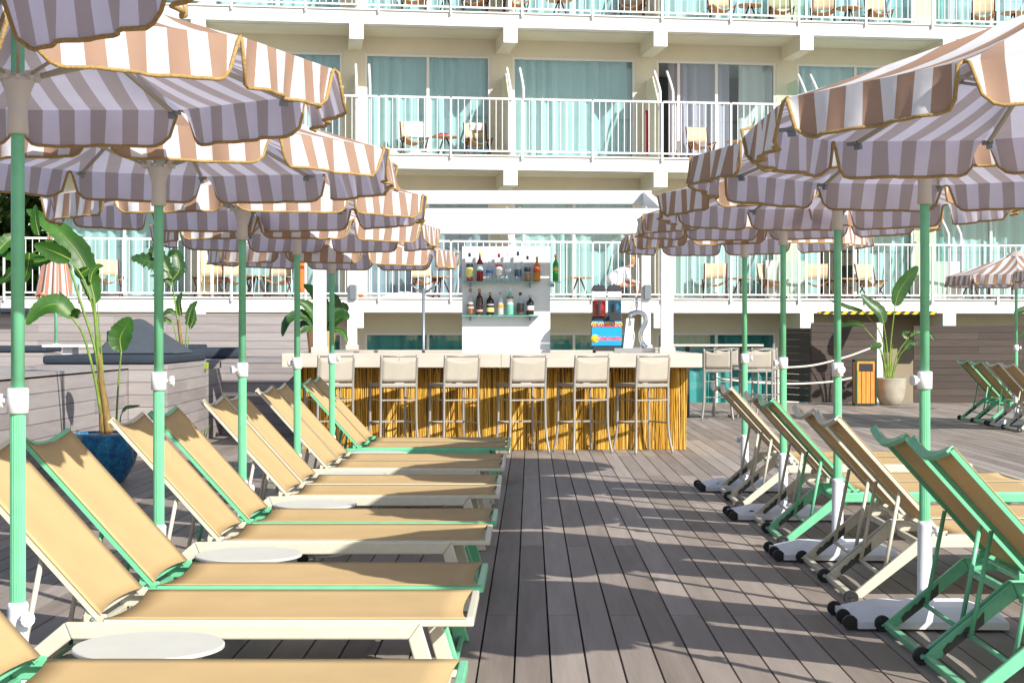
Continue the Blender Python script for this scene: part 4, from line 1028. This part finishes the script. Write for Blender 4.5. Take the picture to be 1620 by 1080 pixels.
# ------------------------------------------------------------------ plants
def paddle(mb, rib, pts, width, up=Vector((0, 0, 1)), ragged=0, rnd=random, fold=.25, nrm=None):
    """leaf blade along pts; nrm = facing direction of the blade"""
    pts = bez(pts, 13); n = len(pts)-1; b0 = len(mb.v)
    for i, p in enumerate(pts):
        t = i/n; tg = (pts[min(i+1, n)]-pts[max(i-1, 0)]).normalized()
        sd = tg.cross(nrm).normalized(); w = width*(math.sin(math.pi*min(1, t**.75))**.65 if 0 < t < 1 else .02)
        w1 = w*(1+(ragged*rnd.uniform(-1, .5))); w2 = w*(1+(ragged*rnd.uniform(-1, .5)))
        vn = nrm*(.0035 if i % 2 else -.0035); p = p+vn*.3
        mb.v += [p-sd*w1+nrm*(w*fold)+vn, p-sd*w1*.5+nrm*w*fold*.35, p, p+sd*w2*.5+nrm*w*fold*.35, p+sd*w2+nrm*w*fold+vn]
    for i in range(n):
        for j in range(4): mb.face((b0+i*5+j, b0+i*5+j+1, b0+(i+1)*5+j+1, b0+(i+1)*5+j), True)
    rib.tube([p+nrm*-.002 for p in pts], [max(.0018, .008*(1-i/n)) for i in range(n+1)], 5)
def pot_tapered(parent, prof, mt, n=40):
    MB().lathe(prof, n=n).build('pot', M[mt], parent)
def plant(name, label, loc, Y, leaves, stems, trunks, rnd, leafm='leaf'):
    t = thing(name, label, 'plant', loc)
    L = Vector(loc); lv = MB(); sm = MB(); tk = MB()
    for (pts, w, nr, rg, dy) in leaves:
        P = [px(x, y, Y)+Vector((0, dy*(i/(len(pts)-1)+.3), 0))-L for i, (x, y) in enumerate(pts)]
        rb = MB(); l1 = MB()
        paddle(l1, rb, P, w, nrm=Vector(nr).normalized(), ragged=rg, rnd=rnd)
        lo = l1.build('leaf', M[leafm], t, recalc=False); rb.build('midrib', M['midrib'], lo)
    for (pts, r0, r1, dy) in stems:
        P = [px(x, y, Y)+Vector((0, dy*(i/(len(pts)-1)), 0))-L for i, (x, y) in enumerate(pts)]; B = bez(P, 6)
        MB().tube(B, [lerp(r0, r1, i/(len(B)-1)) for i in range(len(B))], 8).build('stem', M['stem'], t)
    for (pts, r0, r1) in trunks:
        P = [px(x, y, Y)-L for (x, y) in pts]; B = bez(P, 6)
        MB().tube(B, [lerp(r0, r1, i/(len(B)-1)) for i in range(len(B))], 10).build('trunk', M['trunk'], t)
    return t
rnd = random.Random(5)
p1 = plant('banana_plant', 'tall banana like plant in a blue glazed pot by the left plank wall', tuple(px(170, 762, 15.1)), 15.1,
    [([(150, 480), (128, 412), (85, 362), (35, 330)], .115, (.25, -1, .35), .14, .1),
     ([(113, 411), (98, 403), (80, 395), (61, 388)], .09, (-.1, -1, -.1), .1, -.1), ([(96, 399), (84, 388), (68, 379)], .045, (.1, -1, .4), .1, .05),
     ([(98, 395), (60, 412), (20, 408), (-20, 395)], .08, (.1, -1, .7), .2, .15),
     ([(118, 502), (95, 482), (70, 488), (48, 514)], .10, (.25, -1, .5), .1, -.1), ([(118, 502), (126, 494), (132, 498)], .05, (.2, -1, -.3), .1, -.1),
     ([(192, 556), (190, 535), (198, 518), (207, 502)], .115, (.1, -1, .25), .12, 0),
     ([(143, 447), (146, 432), (154, 422), (164, 421)], .035, (.2, -1, .3), .1, 0), ([(60, 372), (52, 345), (50, 322)], .06, (-.6, -1, .2), .15, .1), ([(20, 425), (5, 440), (-12, 445)], .06, (.2, -1, .6), .2, .1), ([(-8, 400), (8, 380), (20, 372)], .07, (.4, -1, .4), .2, .1), ([(45, 400), (38, 430), (22, 455)], .05, (.4, -1, .1), .2, .1),
     ([(140, 425), (128, 432), (118, 425)], .05, (.0, -1, -.2), .1, 0),
     ([(193, 652), (200, 645), (212, 643), (222, 641)], .02, (0, -1, .6), .2, 0)],
    [([(166, 672), (158, 590), (152, 520), (148, 470)], .022, .014, 0), ([(163, 672), (152, 560), (128, 480), (104, 402)], .018, .010, 0), ([(162, 672), (152, 600), (135, 530), (118, 502)], .016, .009, -.1), ([(150, 500), (135, 445), (113, 411)], .010, .007, -.05),
     ([(184, 672), (187, 610), (192, 556)], .011, .007, 0), ([(190, 668), (191, 658), (194, 651)], .008, .004, 0), ([(100, 402), (60, 395), (20, 420)], .009, .005, .1), ([(168, 670), (160, 560), (153, 480)], .014, .004, .02)],
    [([(172, 684), (166, 640), (160, 600), (157, 560)], .042, .018), ([(162, 684), (160, 640), (156, 600)], .03, .016)], rnd)
pot_tapered(p1, [(.14, 0), (.16, .01), (.25, .17), (.305, .36), (.31, .44), (.315, .455), (.29, .465), (.275, .44), (.27, .43)], 'bluepot')
MB().lathe([(.0, .45), (.2, .445), (.285, .43)], n=24, cap=False).build('soil', M['soil'], p1)
rnd = random.Random(8)
p2 = plant('banana_plant', 'ragged banana like plant behind the second left pole on the terrace', tuple(px(290, 560, 21.6)), 21.6,
    [([(272, 440), (255, 420), (230, 412), (207, 408)], .13, (.1, -1, .3), .35, 0), ([(268, 430), (250, 400), (235, 395)], .09, (.2, -1, .3), .35, 0), ([(270, 445), (282, 425), (275, 400), (262, 405)], .08, (.3, -1, .2), .3, .1), ([(272, 450), (258, 440), (240, 436)], .06, (.1, -1, .5), .3, 0),
     ([(296, 515), (302, 490), (312, 476)], .05, (.3, -1, .1), .3, 0), ([(286, 500), (283, 478), (288, 462)], .05, (-.3, -1, .1), .3, 0), ([(280, 498), (268, 492), (256, 500)], .04, (0, -1, .4), .3, 0), ([(300, 520), (306, 505), (308, 488)], .04, (.5, -1, .1), .3, 0), ([(270, 512), (262, 505), (256, 508)], .04, (0, -1, .4), .3, 0)],
    [([(288, 560), (280, 500), (272, 445)], .016, .008, 0), ([(292, 560), (296, 515)], .012, .007, 0), ([(286, 560), (284, 500)], .012, .006, 0), ([(284, 560), (276, 520), (270, 500)], .010, .005, 0), ([(294, 560), (300, 530)], .01, .005, 0)],
    [([(289, 562), (285, 530), (282, 505)], .03, .016)], rnd, 'leafdark')
p2c = MB().lathe([(.12, -.2), (.15, .0), (.0, .01)], n=16, cap=False).build('pot', M['concrete'], p2)
rnd = random.Random(9)
p3 = plant('banana_plant', 'banana like plant in a pale concrete pot beside the orange litter bin', tuple(px(1409, 640, 31.2)), 31.2,
    [([(1416, 484), (1422, 462), (1436, 440), (1452, 421)], .16, (.3, -1, .15), .06, 0), ([(1398, 512), (1392, 494), (1376, 480), (1362, 466)], .13, (.3, -1, .3), .1, 0), ([(1366, 492), (1350, 488), (1330, 480), (1316, 474)], .05, (0, -1, .6), .15, .2),
     ([(1368, 515), (1355, 512), (1340, 514), (1320, 518)], .06, (0, -1, .5), .15, .2), ([(1395, 545), (1385, 548), (1376, 552)], .07, (0, -1, .6), .1, 0), ([(1440, 532), (1452, 526), (1462, 530), (1470, 540)], .06, (0, -1, .5), .4, 0), ([(1432, 552), (1440, 543), (1452, 543)], .07, (.1, -1, .2), .2, 0), ([(1436, 535), (1430, 528), (1440, 524)], .05, (0, -1, .2), .4, 0), ([(1462, 532), (1472, 530), (1478, 538)], .05, (0, -1, .3), .5, 0)],
    [([(1407, 600), (1409, 545), (1416, 484)], .022, .010, 0), ([(1405, 600), (1403, 550), (1398, 512)], .02, .009, 0), ([(1404, 600), (1395, 530), (1366, 492)], .018, .008, .1), ([(1402, 600), (1392, 550), (1368, 517)], .016, .007, .1), ([(1411, 600), (1420, 560), (1438, 533)], .018, .008, 0), ([(1412, 600), (1422, 565), (1432, 552)], .012, .006, 0), ([(1408, 600), (1411, 570), (1412, 545)], .015, .003, 0), ([(1403, 600), (1398, 570), (1393, 548)], .012, .005, 0), ([(1406, 600), (1400, 575), (1397, 560)], .016, .005, 0)],
    [], rnd, 'leafdark')
pot_tapered(p3, [(.18, 0), (.20, .01), (.26, .15), (.29, .35), (.30, .50), (.305, .515), (.275, .52), (.265, .49)], 'concrete')
MB().lathe([(.0, .51), (.18, .505), (.27, .49)], n=24, cap=False).build('soil', M['soil'], p3)
rnd = random.Random(10)
plant('banana_plant', 'broad leafed plant cut off by the right photo edge', tuple(px(1640, 640, 28)), 28,
    [([(1640, 500), (1628, 490), (1612, 492), (1604, 496)], .07, (0, -1, .5), .2, 0), ([(1640, 520), (1626, 524), (1612, 534)], .07, (.2, -1, .4), .2, 0), ([(1642, 500), (1650, 460), (1664, 440)], .12, (.2, -1, .3), .1, 0), ([(1645, 520), (1662, 500), (1680, 500)], .1, (.2, -1, .5), .2, 0)],
    [([(1640, 600), (1640, 520)], .02, .008, 0), ([(1641, 600), (1642, 500)], .02, .008, 0), ([(1640, 640), (1640, 600)], .05, .03, 0)], [], rnd, 'leafdark')
FL = fpx; rnd = random.Random(21)
for (pts, w, nr, rg, dy) in [([(508, 525), (512, 492), (500, 466), (480, 450)], .10, (.3, -1, .25), .12, .0), ([(505, 524), (490, 503), (470, 500), (456, 512), (451, 532)], .085, (-.2, -1, .7), .12, -.2), ([(507, 524), (500, 500), (484, 482), (470, 480)], .075, (.1, -1, .5), .15, -.1),
    ([(512, 524), (524, 498), (529, 476), (520, 462)], .085, (.5, -1, .15), .12, .1), ([(513, 526), (530, 508), (545, 500), (553, 505)], .085, (.1, -1, .6), .12, -.1), ([(512, 524), (526, 496), (542, 486), (549, 492)], .08, (.1, -1, .3), .12, .1), ([(508, 526), (511, 538), (508, 554)], .045, (0, -1, .2), .1, -.45), ([(515, 525), (536, 522), (547, 530), (551, 542)], .03, (0, -1, .6), .2, -.1), ([(502, 526), (488, 520), (478, 528)], .045, (0, -1, .6), .15, -.2),
    ([(509, 525), (508, 498), (512, 474)], .07, (-.2, -1, .1), .1, .15), ([(507, 525), (495, 512), (478, 512), (468, 522)], .06, (0, -1, .6), .15, .1), ([(511, 525), (520, 508), (534, 502)], .055, (.2, -1, .5), .15, -.15)]:
    P = [px(x, y, 20.3)+Vector((0, dy*(i/(len(pts)-1)), 0))-FL for i, (x, y) in enumerate(pts)]
    l1 = MB(); rb = MB(); paddle(l1, rb, P, w, nrm=Vector(nr).normalized(), ragged=rg, rnd=rnd, fold=.35)
    lo = l1.build('leaf', M['leaf' if rnd.random() < .4 else 'leafdark'], fern, recalc=False); rb.build('midrib', M['stem'], lo)
# small grass tuft at wall foot
tf = MB(); rnd = random.Random(4)
for k in range(26):
    a = rnd.uniform(0, 6.28); p = Vector((rnd.uniform(-.05, .05), rnd.uniform(-.05, .05), 0)); tf.tube([p, p+Vector((.05*math.cos(a), .05*math.sin(a), .12)), p+Vector((.10*math.cos(a), .10*math.sin(a), rnd.uniform(.12, .22)))], [.004, .003, .001], 4)
tag(tf.build('grass_tuft', M['stem'], None, ((318-839.5)*20.8/2550, 20.8, 0)), 'small tuft of weeds at the foot of the daybed corner', 'plant')
# tree far left
tr = thing('tree', 'dense dark green leafy tree beyond the left end of the hotel', 'tree', (-12.8, 37.5, -.95))
MB().tube(bez([(0, 0, 0), (.1, 0, 1.5), (-.1, .1, 3.2), (.1, 0, 4.6)], 5), [.2-.006*i for i in range(16)], 10).build('trunk', M['bark'], tr)
for (dx, dy, dz) in ((1.2, -.3, 4.5), (-1.3, .2, 4.6), (.3, -1, 5.2), (.6, .8, 5.0)): MB().tube(bez([(0, 0, 2.6), (dx*.5, dy*.5, dz*.75), (dx, dy, dz)], 5), [.09-.006*i for i in range(11)], 8).build('branch', M['bark'], tr)
cw = MB(); rnd = random.Random(2)
for cl in range(420):
    while True:
        v = Vector((rnd.uniform(-1, 1), rnd.uniform(-1, 1), rnd.uniform(-1, 1)))
        if v.length < 1: break
    cc = Vector((v.x*2.9, v.y*2.2, 3.9+v.z*3.4))
    for k in range(48):
        p = cc+Vector((rnd.gauss(0, .2), rnd.gauss(0, .2), rnd.gauss(0, .16))); e = Euler((rnd.uniform(-1, 1), rnd.uniform(-1, 1), rnd.uniform(0, 6))).to_matrix(); s = rnd.uniform(.09, .15); n = len(cw.v)
        for q in ((-1, 0, 0), (0, -.5, .1), (1.2, 0, 0), (0, .5, .1)): cw.v.append(p+e @ (Vector(q)*s))
        cw.face((n, n+1, n+2, n+3))
cw.build('crown', M['treeleaf'], tr, recalc=False)

# ------------------------------------------------------------------ right side walls, bin, ropes
o = MB(); plank_wall(o, (7.65, 32.2), (13.5, 32.35), 0, 1.56); o.box((10.6, 32.42, .77), (5.8, .18, 1.52), Matrix.Rotation(R(1.5), 3, 'Z'))
tag(o.build('brown_screen_wall', M['brownplank']), 'dark brown plank wall at the right edge behind the far loungers', 'wall', )
o = MB(); plank_wall(o, (5.15, 33.3), (5.62, 32.3), 0, 1.48); plank_wall(o, (5.62, 32.3), (6.95, 32.45), 0, 1.60); o.box((6.3, 32.52, .78), (1.3, .14, 1.56), Matrix.Rotation(R(6.5), 3, 'Z'))
tag(o.build('brown_screen_wall', M['brownplank']), 'angled dark brown plank screen behind the litter bin', 'wall')
o = MB().box((7.05, 32.6, .8), (.12, .12, 1.6)).build('white_post', M['white'], None, bevel=.005); tag(o, 'plain white post behind the potted plant by the bin', 'post')
o = MB().box((0, 0, .4), (1.7, .3, 2.9)).build('pillar_wall', mat('shade_toned_cream_wall', (.27, .22, .15), .9, noise=.06, nscale=2), None, tuple(bp(8.15, 1.15, -.05)), (0, 0, TH)); tag(o, 'shaded cream wall block behind the pale concrete pot', 'wall')  # cream wall, base colour darkened to carry the shade under the balcony
o = MB().box((0, 0, 0), (2.65, .05, .07)).build('hazard_bar', M['hazard'], None, bp(level_t((1287+1490)/2, -.03), -.045, 1.83), (0, 0, TH)); tag(o, 'yellow and black striped warning bar under the lowest balcony', 'warning strip')
bn = thing('litter_bin', 'orange slatted litter bin with a dark green frame beside the pale pot', 'bin', ((1366-839.5)*31/2550, 30.9, 0), R(-2))
fr = MB()
for sx in (-.19, .19):
    for sy in (-.15, .15): fr.box((sx, sy, .45), (.035, .035, .88))
fr.box((0, 0, .875), (.42, .34, .03)).box((0, 0, .03), (.40, .32, .03)); fr.build('frame', M['darkgreen'], bn, bevel=.003)
for s in (-1, 1):
    for k in range(4):
        x = -.1275+.085*k
        MB().box((x, s*.152, .355), (.074, .018, .61)).build('slat', M['orangewood'], bn, bevel=.003)
    MB().box((0, s*.150, .835), (.33, .016, .05)).build('top_slat', M['orangewood'], bn); 
    for e in (-1, 1): MB().box((e*.150, s*.151, .738), (.035, .017, .145)).build('side_slat', M['orangewood'], bn)
MB().box((0, 0, .40), (.30, .26, .72)).build('liner', M['decksub'], bn); MB().box((0, -.145, .74), (.255, .02, .145)).build('opening_flap', M['dark'], bn, bevel=.004)
for s in (-1, 1):
    for k in range(3): MB().box((s*.192, -.088+.088*k, .45), (.016, .075, .78)).build('side_panel_slat', M['orangewood'], bn)
def ropeobj(pts, label):
    o = MB().tube(bez(pts, 10), .017, 8).build('rope', M['rope']); tag(o, label, 'rope', 'white barrier ropes')
ropeobj([px(1225, 580, 29.8), px(1245, 581, 30), px(1290, 577, 30.3), px(1340, 564, 30.7), px(1376, 551, 31.15)], 'upper white rope sagging between the high chairs and the potted plant')
ropeobj([px(1128, 596, 29), px(1175, 603, 29.3), px(1245, 607, 30), px(1310, 604, 30.5), px(1350, 597, 30.85)], 'lower white rope sagging between the high table and the litter bin')
o = MB().tube([(0, 0, 0), (0, 0, 1.2)], .025, 8).build('rope_post', M['lampgrey'], None, px(1224, 640, 29.8)*1.0, bevel=0); o.location.z = 0; tag(o, 'thin grey rope post beyond the high chairs', 'post')

for o in bpy.data.objects:
    if 'label' in o and not 4 <= len(o['label'].split()) <= 16 and not o.parent: print('LABEL', len(o['label'].split()), o['label'])
